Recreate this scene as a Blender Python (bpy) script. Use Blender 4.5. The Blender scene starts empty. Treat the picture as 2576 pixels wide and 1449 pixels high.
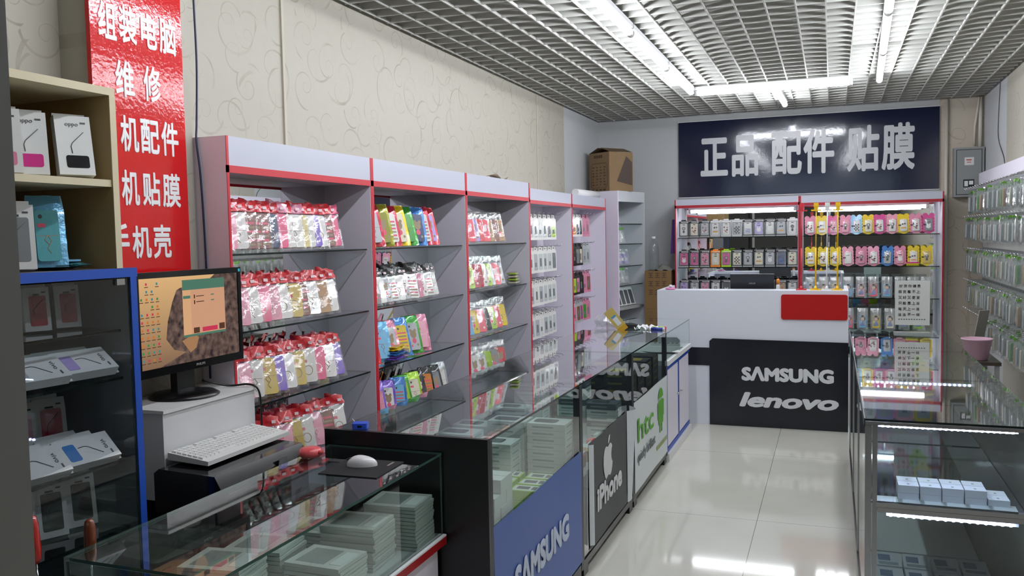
import bpy, math, random
from mathutils import Vector, Matrix, Euler
random.seed(7)
sc = bpy.context.scene
COL = sc.collection
PI = math.pi

# ------------------------------------------------------------------ camera
F_PX = 2150.0
def cam_axes(yaw, pitch, roll):
    cy, sy, cp, sp = math.cos(yaw), math.sin(yaw), math.cos(pitch), math.sin(pitch)
    f = Vector((-sy*cp, cy*cp, sp)); r = Vector((cy, sy, 0)); u = r.cross(f)
    cr, sr = math.cos(roll), math.sin(roll)
    return r*cr + u*sr, u*cr - r*sr, f
_r, _u, _f = cam_axes(math.radians(20.6), math.radians(-3.42), math.radians(-1.12))
cd = bpy.data.cameras.new('camera'); cam = bpy.data.objects.new('camera', cd); COL.objects.link(cam)
cam.matrix_world = Matrix(((_r.x, _u.x, -_f.x, 0), (_r.y, _u.y, -_f.y, 0), (_r.z, _u.z, -_f.z, 1.65), (0, 0, 0, 1)))
cd.sensor_fit = 'HORIZONTAL'; cd.sensor_width = 36.0; cd.lens = 36.0*F_PX/2576.0
cd.clip_start = 0.05; cd.clip_end = 60
sc.camera = cam

# ------------------------------------------------------------------ world, exposure
TUBE = 55.0
w = bpy.data.worlds.new('world'); sc.world = w; w.use_nodes = True
bg = w.node_tree.nodes['Background']
bg.inputs[0].default_value = (0.80, 0.86, 0.95, 1); bg.inputs[1].default_value = 1.5
sc.view_settings.view_transform = 'Standard'; sc.view_settings.look = 'None'
sc.view_settings.exposure = 0.0; sc.view_settings.gamma = 1.0; sc.view_settings.use_curve_mapping = False
try:
    sc.cycles.transparent_max_bounces = 20; sc.cycles.max_bounces = 8; sc.cycles.glossy_bounces = 4
    sc.cycles.caustics_reflective = False; sc.cycles.caustics_refractive = False
    sc.cycles.sample_clamp_indirect = 4.0
except Exception:
    pass

# ------------------------------------------------------------------ colour and material helpers
def C(h, a=1.0):
    h = h.lstrip('#'); o = []
    for i in (0, 2, 4):
        v = int(h[i:i+2], 16)/255.0
        o.append(v/12.92 if v <= 0.04045 else ((v+0.055)/1.055)**2.4)
    return (o[0], o[1], o[2], a)
MATS = {}
def newmat(name):
    m = bpy.data.materials.new(name); m.use_nodes = True
    nt = m.node_tree; nt.nodes.clear()
    out = nt.nodes.new('ShaderNodeOutputMaterial')
    return m, nt, out
def N(nt, t, **kw):
    n = nt.nodes.new(t)
    for k, v in kw.items():
        if k in n.inputs: n.inputs[k].default_value = v
        else: setattr(n, k, v)
    return n
def L(nt, a, b): nt.links.new(a, b)
def math_node(nt, op, a, b=None, c=None, clamp=False):
    n = nt.nodes.new('ShaderNodeMath'); n.operation = op; n.use_clamp = clamp
    for i, v in enumerate((a, b, c)):
        if v is None: continue
        if isinstance(v, (int, float)): n.inputs[i].default_value = v
        else: nt.links.new(v, n.inputs[i])
    return n.outputs[0]
def bump(nt, bsdf, scale, strength, dist=0.01, detail=3.0, rough=0.55, coords='Object'):
    tc = N(nt, 'ShaderNodeTexCoord'); nz = N(nt, 'ShaderNodeTexNoise')
    nz.inputs['Scale'].default_value = scale; nz.inputs['Detail'].default_value = detail; nz.inputs['Roughness'].default_value = rough
    L(nt, tc.outputs[coords], nz.inputs['Vector'])
    b = N(nt, 'ShaderNodeBump'); b.inputs['Strength'].default_value = strength; b.inputs['Distance'].default_value = dist
    L(nt, nz.outputs['Fac'], b.inputs['Height']); L(nt, b.outputs['Normal'], bsdf.inputs['Normal'])
    return nz
def P(name, col, rough=0.5, metal=0.0, coat=0.0, bmp=None, vary=0.0, vscale=6.0, spec=0.5):
    """plain principled surface; bmp=(scale,strength,distance); vary = amount of dirt-like value variation"""
    if name in MATS: return MATS[name]
    m, nt, out = newmat(name)
    b = N(nt, 'ShaderNodeBsdfPrincipled'); L(nt, b.outputs[0], out.inputs[0])
    col = C(col) if isinstance(col, str) else col
    b.inputs['Base Color'].default_value = col
    b.inputs['Roughness'].default_value = rough; b.inputs['Metallic'].default_value = metal
    b.inputs['Coat Weight'].default_value = coat; b.inputs['Specular IOR Level'].default_value = spec
    if coat: b.inputs['Coat Roughness'].default_value = 0.08
    if bmp: bump(nt, b, bmp[0], bmp[1], bmp[2])
    if vary:
        tc = N(nt, 'ShaderNodeTexCoord'); nz = N(nt, 'ShaderNodeTexNoise')
        nz.inputs['Scale'].default_value = vscale; nz.inputs['Detail'].default_value = 6
        L(nt, tc.outputs['Object'], nz.inputs['Vector'])
        mx = N(nt, 'ShaderNodeMix', data_type='RGBA')
        mx.inputs[6].default_value = tuple(c*(1-vary) for c in col[:3])+(1,); mx.inputs[7].default_value = tuple(min(1, c*(1+vary*0.5)) for c in col[:3])+(1,)
        L(nt, nz.outputs['Fac'], mx.inputs[0]); L(nt, mx.outputs[2], b.inputs['Base Color'])
    m.diffuse_color = col
    MATS[name] = m
    return m
def EM(name, col, strength):
    if name in MATS: return MATS[name]
    m, nt, out = newmat(name)
    e = N(nt, 'ShaderNodeEmission'); e.inputs[0].default_value = C(col) if isinstance(col, str) else col; e.inputs[1].default_value = strength
    L(nt, e.outputs[0], out.inputs[0]); MATS[name] = m
    return m
def GLASS(name, tint, rough=0.02, refl=1.6, haze=0.0, hazecol='#ffffff', bmp=None, base=0.0):
    """a pane: tinted see-through layer under a fresnel reflection (front faces only, both faces of the pane counted)"""
    if name in MATS: return MATS[name]
    m, nt, out = newmat(name)
    t = N(nt, 'ShaderNodeBsdfTransparent'); t.inputs[0].default_value = tint
    g = N(nt, 'ShaderNodeBsdfGlossy'); g.inputs['Roughness'].default_value = rough; g.inputs['Color'].default_value = (1, 1, 1, 1)
    fr = N(nt, 'ShaderNodeFresnel'); fr.inputs['IOR'].default_value = 1.5
    geo = N(nt, 'ShaderNodeNewGeometry')
    inv = math_node(nt, 'SUBTRACT', 1.0, geo.outputs['Backfacing'])
    fac = math_node(nt, 'MULTIPLY', fr.outputs[0], refl)
    fac = math_node(nt, 'ADD', fac, base)
    fac = math_node(nt, 'MULTIPLY', fac, inv, clamp=True)
    fac = math_node(nt, 'MINIMUM', fac, 0.9)
    low = t.outputs[0]
    if haze:
        d = N(nt, 'ShaderNodeBsdfDiffuse'); d.inputs[0].default_value = C(hazecol)
        mh = N(nt, 'ShaderNodeMixShader'); mh.inputs[0].default_value = haze
        L(nt, t.outputs[0], mh.inputs[1]); L(nt, d.outputs[0], mh.inputs[2]); low = mh.outputs[0]
    mx = N(nt, 'ShaderNodeMixShader'); L(nt, fac, mx.inputs[0]); L(nt, low, mx.inputs[1]); L(nt, g.outputs[0], mx.inputs[2])
    if bmp:
        bump(nt, g, *bmp); 
    L(nt, mx.outputs[0], out.inputs[0]); MATS[name] = m
    return m

# ------------------------------------------------------------------ surface materials
def mat_wallpaper(name, base, mark, plane):
    """cream embossed paper with curling tendrils; plane = indices of the two in-plane axes of the object coords"""
    m, nt, out = newmat(name)
    b = N(nt, 'ShaderNodeBsdfPrincipled'); L(nt, b.outputs[0], out.inputs[0]); b.inputs['Roughness'].default_value = 0.55
    tc = N(nt, 'ShaderNodeTexCoord'); sx = N(nt, 'ShaderNodeSeparateXYZ'); L(nt, tc.outputs['Object'], sx.inputs[0])
    u, v = sx.outputs[plane[0]], sx.outputs[plane[1]]
    def curls(scale, off, turns, width, rmax):
        cx = N(nt, 'ShaderNodeCombineXYZ'); L(nt, math_node(nt, 'ADD', u, off), cx.inputs[0]); L(nt, math_node(nt, 'ADD', v, off*0.37), cx.inputs[1])
        vo = N(nt, 'ShaderNodeTexVoronoi', voronoi_dimensions='2D'); vo.inputs['Scale'].default_value = scale; vo.inputs['Randomness'].default_value = 0.75
        L(nt, cx.outputs[0], vo.inputs['Vector'])
        d = N(nt, 'ShaderNodeVectorMath', operation='SUBTRACT'); L(nt, cx.outputs[0], d.inputs[0]); L(nt, vo.outputs['Position'], d.inputs[1])
        s2 = N(nt, 'ShaderNodeSeparateXYZ'); L(nt, d.outputs[0], s2.inputs[0])
        sc_ = N(nt, 'ShaderNodeSeparateColor'); L(nt, vo.outputs['Color'], sc_.inputs[0])
        sgn = math_node(nt, 'SIGN', math_node(nt, 'SUBTRACT', sc_.outputs[1], 0.5))
        ang = math_node(nt, 'ARCTAN2', math_node(nt, 'MULTIPLY', s2.outputs[1], sgn), s2.outputs[0])
        turn = math_node(nt, 'ADD', math_node(nt, 'DIVIDE', ang, 2*PI), sc_.outputs[0])
        r = math_node(nt, 'SQRT', math_node(nt, 'ADD', math_node(nt, 'MULTIPLY', s2.outputs[0], s2.outputs[0]), math_node(nt, 'MULTIPLY', s2.outputs[1], s2.outputs[1])))
        ph = math_node(nt, 'FRACT', math_node(nt, 'SUBTRACT', math_node(nt, 'MULTIPLY', math_node(nt, 'LOGARITHM', math_node(nt, 'MAXIMUM', r, 0.002), math.e), turns), turn))
        line = math_node(nt, 'LESS_THAN', math_node(nt, 'ABSOLUTE', math_node(nt, 'SUBTRACT', ph, 0.5)), width)
        msk = math_node(nt, 'MULTIPLY', math_node(nt, 'LESS_THAN', r, rmax), math_node(nt, 'GREATER_THAN', r, rmax*0.12))
        return math_node(nt, 'MULTIPLY', line, msk)
    k = math_node(nt, 'MAXIMUM', curls(4.6, 3.1, 0.75, 0.042, 0.12), math_node(nt, 'MULTIPLY', curls(3.0, 9.7, 0.55, 0.028, 0.19), 0.85))
    br = N(nt, 'ShaderNodeTexNoise'); br.inputs['Scale'].default_value = 7; br.inputs['Detail'].default_value = 2; L(nt, tc.outputs['Object'], br.inputs['Vector'])
    k = math_node(nt, 'MULTIPLY', k, math_node(nt, 'MULTIPLY', math_node(nt, 'SUBTRACT', br.outputs['Fac'], 0.30), 2.4, clamp=True), clamp=True)
    n1 = N(nt, 'ShaderNodeTexNoise'); n1.inputs['Scale'].default_value = 22; n1.inputs['Detail'].default_value = 5; L(nt, tc.outputs['Object'], n1.inputs['Vector'])
    c0 = N(nt, 'ShaderNodeMix', data_type='RGBA'); c0.inputs[6].default_value = tuple(x*0.93 for x in C(base)[:3])+(1,); c0.inputs[7].default_value = C(base)
    L(nt, n1.outputs['Fac'], c0.inputs[0])
    c1 = N(nt, 'ShaderNodeMix', data_type='RGBA'); c1.inputs[7].default_value = C(mark)
    L(nt, math_node(nt, 'MULTIPLY', k, 0.75), c1.inputs[0]); L(nt, c0.outputs[2], c1.inputs[6]); L(nt, c1.outputs[2], b.inputs['Base Color'])
    bp = N(nt, 'ShaderNodeBump'); bp.inputs['Strength'].default_value = 0.25; bp.inputs['Distance'].default_value = 0.004
    L(nt, n1.outputs['Fac'], bp.inputs['Height']); L(nt, bp.outputs[0], b.inputs['Normal'])
    MATS[name] = m
    return m
def mat_floor():
    m, nt, out = newmat('polished_tile')
    b = N(nt, 'ShaderNodeBsdfPrincipled'); L(nt, b.outputs[0], out.inputs[0])
    tc = N(nt, 'ShaderNodeTexCoord'); sx = N(nt, 'ShaderNodeSeparateXYZ'); L(nt, tc.outputs['Object'], sx.inputs[0])
    def groove(sock, off, period, wd):
        f = math_node(nt, 'FRACT', math_node(nt, 'DIVIDE', math_node(nt, 'SUBTRACT', sock, off), period))
        d = math_node(nt, 'MINIMUM', f, math_node(nt, 'SUBTRACT', 1.0, f))
        return math_node(nt, 'LESS_THAN', d, wd/period)
    g = math_node(nt, 'MAXIMUM', groove(sx.outputs[0], -0.402, 0.80, 0.0016), math_node(nt, 'MULTIPLY', groove(sx.outputs[1], 4.988, 1.508, 0.0025), 0.6))
    n1 = N(nt, 'ShaderNodeTexNoise'); n1.inputs['Scale'].default_value = 3; n1.inputs['Detail'].default_value = 7; L(nt, tc.outputs['Object'], n1.inputs['Vector'])
    c0 = N(nt, 'ShaderNodeMix', data_type='RGBA'); c0.inputs[6].default_value = C('#c6c4b8'); c0.inputs[7].default_value = C('#d6d5ca'); L(nt, n1.outputs['Fac'], c0.inputs[0])
    c1 = N(nt, 'ShaderNodeMix', data_type='RGBA'); c1.inputs[7].default_value = C('#77756c'); L(nt, g, c1.inputs[0]); L(nt, c0.outputs[2], c1.inputs[6])
    L(nt, c1.outputs[2], b.inputs['Base Color']); b.inputs['Roughness'].default_value = 0.065; b.inputs['Specular IOR Level'].default_value = 0.5
    MATS['floor'] = m
    return m
def mat_film(name, tint, dens=0.22, haze=0.035):
    return GLASS(name, tint, rough=0.12, refl=1.3, haze=haze, bmp=(30, 0.5, 0.006), base=dens*0.2)

M_lav = P('lavender_laminate', '#ece6f3', 0.42)
M_lavw = P('white_laminate', '#bec0ce', 0.38)
M_red = P('red_edging', '#c62a38', 0.35)
M_redplate = P('red_plate', '#b00a0c', 0.35)  # plain red of the desk plate
M_mirror = P('mirror', (0.82, 0.85, 0.85, 1), 0.015, metal=1.0)
M_shelf = GLASS('glass_shelf', (0.86, 0.92, 0.91, 1), refl=1.6)
M_edge = P('glass_edge', '#16211f', 0.1, coat=0.5)
M_edgeg = P('glass_edge_green', '#3c5a52', 0.1, coat=0.5)
M_pane = GLASS('glass_pane', (0.90, 0.955, 0.94, 1), refl=1.6)
M_paneD = GLASS('glass_pane_door', (0.87, 0.89, 0.91, 1), refl=1.3)
M_navy = P('navy_board', '#161c36', 0.10, coat=0.2, bmp=(30, 0.10, 0.003))
M_black = P('black_board', '#101114', 0.30)
M_blackp = P('black_plastic', '#0c0c0e', 0.28)
M_blackg = P('black_gloss', '#08080a', 0.12)
M_darkgrey = P('dark_grey_frame', '#33363a', 0.35, metal=0.4)
M_alu = P('brushed_aluminium', '#a9abae', 0.30, metal=0.85)
M_chrome = P('chrome', '#c9cbd0', 0.12, metal=1.0)
M_white = P('white_paint', '#e8e8ea', 0.5)
M_whitep = P('white_plastic', '#dfe0e0', 0.3)
M_letter = P('white_lettering', '#d9dade', 0.45)
M_blue = P('blue_laminate', '#1f4fb4', 0.4)
M_grey = P('grey_enamel', '#8d8f8f', 0.45)
M_card = P('cardboard', '#8a7050', 0.8, vary=0.15, vscale=9)
M_ink = P('dark_print', '#2c2320', 0.8)
M_wood = P('pale_board', '#a98f62', 0.6, vary=0.12, vscale=5)
M_wooden = P('pale_board_edge', '#d3c7a8', 0.6, vary=0.1)
M_film = mat_film('clear_film', (0.975, 0.98, 0.98, 1))
M_ghaze = GLASS('hazy_film', (0.88, 0.90, 0.91, 1), rough=0.15, refl=1.4, haze=0.22, hazecol='#f0f2f2', bmp=(35, 0.6, 0.006), base=0.10)
# ------------------------------------------------------------------ mesh builder
class MB:
    def __init__(s): s.v = []; s.f = []; s.m = []; s.sm = []
    def _add(s, vs, fs, mat=0, smooth=False, M=None):
        o = len(s.v)
        s.v += [tuple(M @ Vector(p)) for p in vs] if M is not None else [tuple(p) for p in vs]
        for i, f in enumerate(fs):
            s.f.append(tuple(o+k for k in f)); s.m.append(mat[i] if isinstance(mat, (list, tuple)) else mat); s.sm.append(smooth)
        return s
    def box(s, x0, x1, y0, y1, z0, z1, mat=0, M=None):
        vs = [(x0,y0,z0),(x1,y0,z0),(x1,y1,z0),(x0,y1,z0),(x0,y0,z1),(x1,y0,z1),(x1,y1,z1),(x0,y1,z1)]
        fs = [(0,3,2,1),(4,5,6,7),(0,1,5,4),(1,2,6,5),(2,3,7,6),(3,0,4,7)]
        return s._add(vs, fs, mat, False, M)
    def slab(s, x0, x1, y0, y1, z0, z1, face=0, edge=1, M=None):
        """thin pane: the two large faces get `face`, the narrow ones `edge`"""
        d = (x1-x0, y1-y0, z1-z0); a = d.index(min(d))
        ax = [2, 2, 1, 0, 1, 0]
        return s.box(x0, x1, y0, y1, z0, z1, [face if ax[i] == a else edge for i in range(6)], M)
    def prism(s, poly, d0, d1, mat=0, axes='xzy', M=None, smooth=False, side=None):
        """2D outline (counter-clockwise) extruded from d0 to d1; axes maps (u,v,depth) to xyz"""
        ix = ['xyz'.index(c) for c in axes]
        def pt(u, v, d):
            p = [0, 0, 0]; p[ix[0]] = u; p[ix[1]] = v; p[ix[2]] = d; return tuple(p)
        n = len(poly)
        vs = [pt(u, v, d0) for u, v in poly]+[pt(u, v, d1) for u, v in poly]
        fs = [tuple(range(n)), tuple(range(2*n-1, n-1, -1))]+[(i, n+i, n+(i+1) % n, (i+1) % n) for i in range(n)]
        sd = mat if side is None else side
        s._add(vs, fs[:2], mat, False, M); o = len(s.v)-2*n
        for f in fs[2:]: s.f.append(tuple(o+k for k in f)); s.m.append(sd); s.sm.append(smooth)
        return s
    def tube(s, pts, r, n=8, mat=0, cap=True, M=None):
        pts = [Vector(p) for p in pts]; rs = r if isinstance(r, (list, tuple)) else [r]*len(pts)
        vs = []; up = None
        for i, p in enumerate(pts):
            t = (pts[min(i+1, len(pts)-1)]-pts[max(i-1, 0)]).normalized()
            if up is None: up = t.orthogonal().normalized()
            up = (up-t*up.dot(t)).normalized(); sd = t.cross(up)
            for k in range(n):
                a = 2*PI*k/n; vs.append(p+(up*math.cos(a)+sd*math.sin(a))*rs[i])
        fs = [(i*n+k, i*n+(k+1) % n, (i+1)*n+(k+1) % n, (i+1)*n+k) for i in range(len(pts)-1) for k in range(n)]
        s._add(vs, fs, mat, True, M)
        if cap:
            o = len(s.v)-len(vs); e = o+(len(pts)-1)*n
            s.f += [tuple(o+k for k in range(n-1, -1, -1)), tuple(e+k for k in range(n))]; s.m += [mat]*2; s.sm += [False]*2
        return s
    def lathe(s, prof, c=(0, 0, 0), n=20, mat=0, M=None):
        vs = [(c[0]+r*math.cos(2*PI*k/n), c[1]+r*math.sin(2*PI*k/n), c[2]+z) for r, z in prof for k in range(n)]
        fs = [(i*n+k, i*n+(k+1) % n, (i+1)*n+(k+1) % n, (i+1)*n+k) for i in range(len(prof)-1) for k in range(n)]
        fs += [tuple(range(n-1, -1, -1)), tuple((len(prof)-1)*n+k for k in range(n))]
        return s._add(vs, fs, mat, True, M)
    def grid(s, nu, nv, fn, mat=0, smooth=True, M=None):
        vs = [fn(i/nu, j/nv) for j in range(nv+1) for i in range(nu+1)]
        fs = [(j*(nu+1)+i, j*(nu+1)+i+1, (j+1)*(nu+1)+i+1, (j+1)*(nu+1)+i) for j in range(nv) for i in range(nu)]
        return s._add(vs, fs, mat, smooth, M)
    def mesh(s, name, mats):
        me = bpy.data.meshes.new(name); me.from_pydata(s.v, [], s.f)
        for m in (mats if isinstance(mats, (list, tuple)) else [mats]): me.materials.append(m)
        me.polygons.foreach_set('material_index', s.m); me.polygons.foreach_set('use_smooth', s.sm)
        me.update(); return me
    def build(s, name, mats, parent=None, loc=(0, 0, 0), rot=(0, 0, 0), **tags):
        return obj(name, s.mesh(name, mats), parent, loc, rot, **tags)
def obj(name, data, parent=None, loc=(0, 0, 0), rot=(0, 0, 0), **tags):
    o = bpy.data.objects.new(name, data); COL.objects.link(o); o.location = loc; o.rotation_euler = rot
    if parent: o.parent = parent
    for k, v in tags.items(): o[k] = v
    return o
def thing(name, label, category, loc=(0, 0, 0), rot=(0, 0, 0), group=None):
    t = {'label': label, 'category': category}
    if group: t['group'] = group
    return obj(name, None, None, loc, rot, **t)
def copy_thing(src, label, loc, rot, group=None):
    c = src.copy(); COL.objects.link(c); c.location = loc; c.rotation_euler = rot; c['label'] = label
    if group: c['group'] = group
    for ch in src.children:
        d = ch.copy(); COL.objects.link(d); d.parent = c
        for g in ch.children:
            e = g.copy(); COL.objects.link(e); e.parent = d
    return c
class Kit:
    """one thing of a kind built once, copied for every further one"""
    protos = {}
    @classmethod
    def place(cls, key, make, label, loc, rot, group):
        if key in cls.protos: return copy_thing(cls.protos[key], label, loc, rot, group)
        o = make(); o['label'] = label; o.location = loc; o.rotation_euler = rot
        if group: o['group'] = group
        cls.protos[key] = o
        return o
ORD = ['zeroth', 'first', 'second', 'third', 'fourth', 'fifth', 'sixth', 'seventh', 'eighth', 'ninth', 'tenth', 'eleventh', 'twelfth', 'thirteenth', 'fourteenth', 'fifteenth', 'sixteenth', 'seventeenth', 'eighteenth', 'nineteenth', 'twentieth', 'twenty-first', 'twenty-second', 'twenty-third', 'twenty-fourth']
def rrect(w, h, r, n=4, x0=0, z0=0):
    pts = []
    for cx, cz, a0 in ((w/2-r, r, -PI/2), (w/2-r, h-r, 0), (-w/2+r, h-r, PI/2), (-w/2+r, r, PI)):
        for i in range(n+1):
            a = a0+PI/2*i/n; pts.append((x0+cx+r*math.cos(a), z0+cz+r*math.sin(a)))
    return pts

# ------------------------------------------------------------------ lettering
def glyphs(s, bold=0.0, extrude=0.0, shear=0.0, spacing=1.0):
    cu = bpy.data.curves.new('lettering', 'FONT'); cu.body = s; cu.extrude = extrude; cu.shear = shear; cu.resolution_u = 3; cu.space_character = spacing
    o = bpy.data.objects.new('lettering', cu); COL.objects.link(o)
    me = bpy.data.meshes.new_from_object(o.evaluated_get(bpy.context.evaluated_depsgraph_get()))
    vs = [v.co.copy() for v in me.vertices]; fs = [tuple(p.vertices) for p in me.polygons]
    bpy.data.objects.remove(o); bpy.data.meshes.remove(me); bpy.data.curves.remove(cu)
    if not bold: return vs, fs, [0]*len(vs)
    V, Fc, K = list(vs), list(fs), [14]*len(vs); q = 0
    for ring in ((1.0, 8), (0.5, 6)):
        for k in range(ring[1]):
            d = Vector((math.cos(2*PI*k/ring[1]), math.sin(2*PI*k/ring[1]), 0))*bold*ring[0]
            o = len(V); V += [v+d for v in vs]; Fc += [tuple(i+o for i in f) for f in fs]; K += [q]*len(vs); q += 1
    return V, Fc, K
def letter(mb, s, org, ud, vd, wid=None, hgt=None, bold=0.0, depth=0.0, shear=0.0, mat=0, fit='both', spacing=1.0):
    """writes s into the rectangle that starts at org and runs wid along ud, hgt along vd; depth raises it along ud x vd"""
    V, Fc, K = glyphs(s, bold, 0.5 if depth else 0.0, shear, spacing)
    if not V: return
    ud, vd = Vector(ud).normalized(), Vector(vd).normalized(); nd = ud.cross(vd)
    x0, x1 = min(v.x for v in V), max(v.x for v in V); y0, y1 = min(v.y for v in V), max(v.y for v in V)
    kx = wid/(x1-x0) if wid else None; ky = hgt/(y1-y0) if hgt else None
    if kx is None: kx = ky
    if ky is None: ky = kx
    org = Vector(org)
    mb._add([org+ud*((v.x-x0)*kx)+vd*((v.y-y0)*ky)+nd*(((v.z+0.5)*depth if depth else 0.0)+0.00009*k) for v, k in zip(V, K)], Fc, mat)
# ================================================================== the setting
mat_floor()
WPL = mat_wallpaper('wallpaper_cream', '#b0ab9e', '#8b8371', (1, 2))
WPB = mat_wallpaper('wallpaper_back', '#c4b9a9', '#93866f', (0, 2))
PLA = P('white_plaster', '#bcbebf', 0.7, vary=0.07, vscale=2.0)
def struct(name, mb, mats, label=None, **k):
    o = mb.build(name, mats, kind='structure', **k)
    if label: o['label'] = label
    return o
struct('floor', MB().box(-2.55, 1.46, -1.6, 9.47, -0.1, 0), MATS['floor'])
struct('wall_left', MB().box(-2.55, -2.45, -1.6, 8.036, 0, 3.3).box(-2.55, -2.45, 8.036, 9.47, 0, 3.3, 1).box(-2.45, -2.318, 2.215, 2.69, 0, 3.3), [WPL, PLA])
struct('wall_back', MB().box(-2.45, 0.97, 9.37, 9.47, 0, 3.3, 1).box(0.97, 1.36, 9.37, 9.47, 0, 3.3, 0), [WPB, PLA])
struct('wall_right', MB().box(1.36, 1.46, -1.6, 8.22, 0, 3.3, 0).box(1.36, 1.46, 8.22, 9.47, 0, 3.3, 1), [WPL, PLA])
ceil = struct('ceiling', MB().box(-2.55, 1.46, -1.6, 9.47, 3.3, 3.4), P('dusty_slab', '#5a5956', 0.9))
M_louvre = P('louvre_white', '#bcbcb6', 0.5)
g = MB()
x = -2.41
while x < 1.36: g.box(x-0.004, x+0.004, -1.2, 9.30, 2.899, 2.916); x += 0.158
y = -1.14
while y < 9.32: g.box(-2.43, 1.34, y-0.006, y+0.006, 2.901, 2.955); y += 0.152
g.build('louvre_grid', M_louvre, ceil)
struct('trim_1', MB().box(-2.45, -2.440, 3.468, 3.486, 2.05, 2.90), P('cream_strip', '#b9b2a2', 0.6))
struct('trim_2', MB().box(-2.45, -2.444, 7.205, 7.225, 2.03, 2.90), MATS['cream_strip'])
struct('trim_3', MB().box(1.235, 1.25, 9.36, 9.37, 0.50, 1.95), P('beige_strip', '#b8ab98', 0.6))
struct('trim_4', MB().box(1.05, 1.36, 9.36, 9.37, 0.49, 0.505), MATS['beige_strip'])
struct('wall_front', MB().box(-2.55, 1.46, -1.7, -1.6, 0, 2.3).box(-2.55, 1.46, -1.7, -1.6, 2.95, 3.3).box(-2.55, -2.35, -1.7, -1.6, 2.3, 2.95).box(1.26, 1.46, -1.7, -1.6, 2.3, 2.95), P('grey_front', '#6a6865', 0.6))
struct('added_window_1', MB().slab(-2.35, 1.26, -1.66, -1.652, 2.3, 2.95, 0, 1), [M_pane, M_edge])  # unseen high window, added to let fill light in from the front
# conduits in the far corner
pipe = P('ivory_conduit', '#cfc8bb', 0.45)
def conduit(label, pts, r):
    o = MB().tube(pts, r, 10).build('conduit_pipe', pipe); o['label'] = label; o['category'] = 'pipe'; o['group'] = 'conduits on the back wall'
conduit('straight ivory conduit pipe running up the back wall beside the navy sign', [(1.035, 9.352, 0.6), (1.035, 9.352, 2.9)], 0.017)
conduit('ivory conduit pipe rising from the grey meter box in the corner', [(1.325, 9.345, 2.42), (1.325, 9.345, 2.9)], 0.017)
conduit('bent ivory conduit pipe leaning over the grey meter box', [(1.275, 9.35, 2.44), (1.277, 9.348, 2.62), (1.30, 9.335, 2.80), (1.31, 9.33, 2.9)], 0.010)

# ------------------------------------------------------------------ ceiling tubes
M_tube = EM('tube_glow', '#f4f8ff', TUBE)
def tube_light(label, p0, p1, group='bare tubes under the louvre ceiling', r=0.015, glow=None, batten=True):
    r = r*1.45 if batten and r < 0.0155 else r  # ceiling tubes widened, their bloom is put into the shape
    p0, p1 = Vector(p0), Vector(p1); d = (p1-p0); ln = d.length; a = math.atan2(d.y, d.x)
    t = thing('fluorescent_tube_light', label, 'light', p0, (0, 0, a), group)
    MB().tube([(0.02, 0, 0), (ln-0.02, 0, 0)], r, 12).build('tube', glow or M_tube, t)
    for xx in (0.0, ln-0.025): MB().tube([(xx, 0, 0), (xx+0.025, 0, 0)], r+0.002, 12).build('end_cap', M_whitep, t)
    if batten: MB().box(0, ln, -0.022, 0.022, r+0.002, r+0.03).build('batten', M_white, t)
    return t
ZT = 2.845
for i, (a, b) in enumerate(((6.26, 7.43), (5.09, 6.24), (3.92, 5.07), (2.75, 3.90), (1.58, 2.73))):  # fourth and fifth lie out of view, added to light the foreground
    tube_light(['tube light ending at the crosswise tube, wall shelf side', 'tube light second from the crosswise tube, wall shelf side', 'tube light third from the crosswise tube, wall shelf side', 'unseen tube light added for fill, fourth from the crosswise tube, wall shelf side', 'unseen tube light added for fill, nearest the door, wall shelf side'][i], (-1.13, a, ZT), (-1.13, b, ZT))
for i, (a, b) in enumerate(((6.37, 7.54), (5.20, 6.35), (4.03, 5.18), (2.86, 4.01), (1.69, 2.84))):  # last two are unseen, added so more light reaches into the shelves
    xa, xb = 0.31+(a-6.2)*0.0268, 0.31+(b-6.2)*0.0268
    tube_light(['tube light ending beside the crosswise tube, over the right counter', 'tube light second from the back, over the right counter', 'tube light third from the back, over the right counter', 'unseen tube light added for fill, fourth from the back, over the right counter', 'unseen tube light added for fill, nearest the door, over the right counter'][i], (xa, a, ZT), (xb, b, ZT))
tube_light('crosswise tube light joining the ends of the long rows', (-1.11, 7.495, ZT), (0.148, 7.53, ZT))
tube_light('short tube light between the crosswise tube and the navy sign', (-0.455, 7.56, ZT), (-0.425, 8.57, ZT))

# ------------------------------------------------------------------ signs
sg = thing('shop_sign', 'tall red sign board with white Chinese lettering on the left wall', 'sign', (-2.318, 2.203, 1.545))
rs = P('red_sign_gloss', '#cf1318', 0.10, bmp=(60, 0.22, 0.003))
MB().box(0.0, 0.018, 0, 0.428, 0.0, 1.355).build('board', rs, sg)
t = MB()
RED = [('组', 2.358, 2.441, 2.384, 2.516), ('装', 2.453, 2.537, 2.385, 2.523), ('电', 2.558, 2.639, 2.386, 2.518), ('脑', 2.652, 2.740, 2.383, 2.522),
       ('维', 2.425, 2.515, 2.187, 2.320), ('修', 2.560, 2.648, 2.188, 2.323),
       ('手', 2.345, 2.420, 1.990, 2.120), ('机', 2.437, 2.525, 1.990, 2.122), ('配', 2.534, 2.629, 1.991, 2.119), ('件', 2.639, 2.732, 1.990, 2.122),
       ('手', 2.345, 2.420, 1.793, 1.922), ('机', 2.431, 2.517, 1.793, 1.923), ('贴', 2.532, 2.622, 1.794, 1.922), ('膜', 2.634, 2.731, 1.791, 1.923),
       ('手', 2.372, 2.457, 1.600, 1.726), ('机', 2.470, 2.564, 1.597, 1.719), ('壳', 2.575, 2.669, 1.594, 1.724)]
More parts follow.
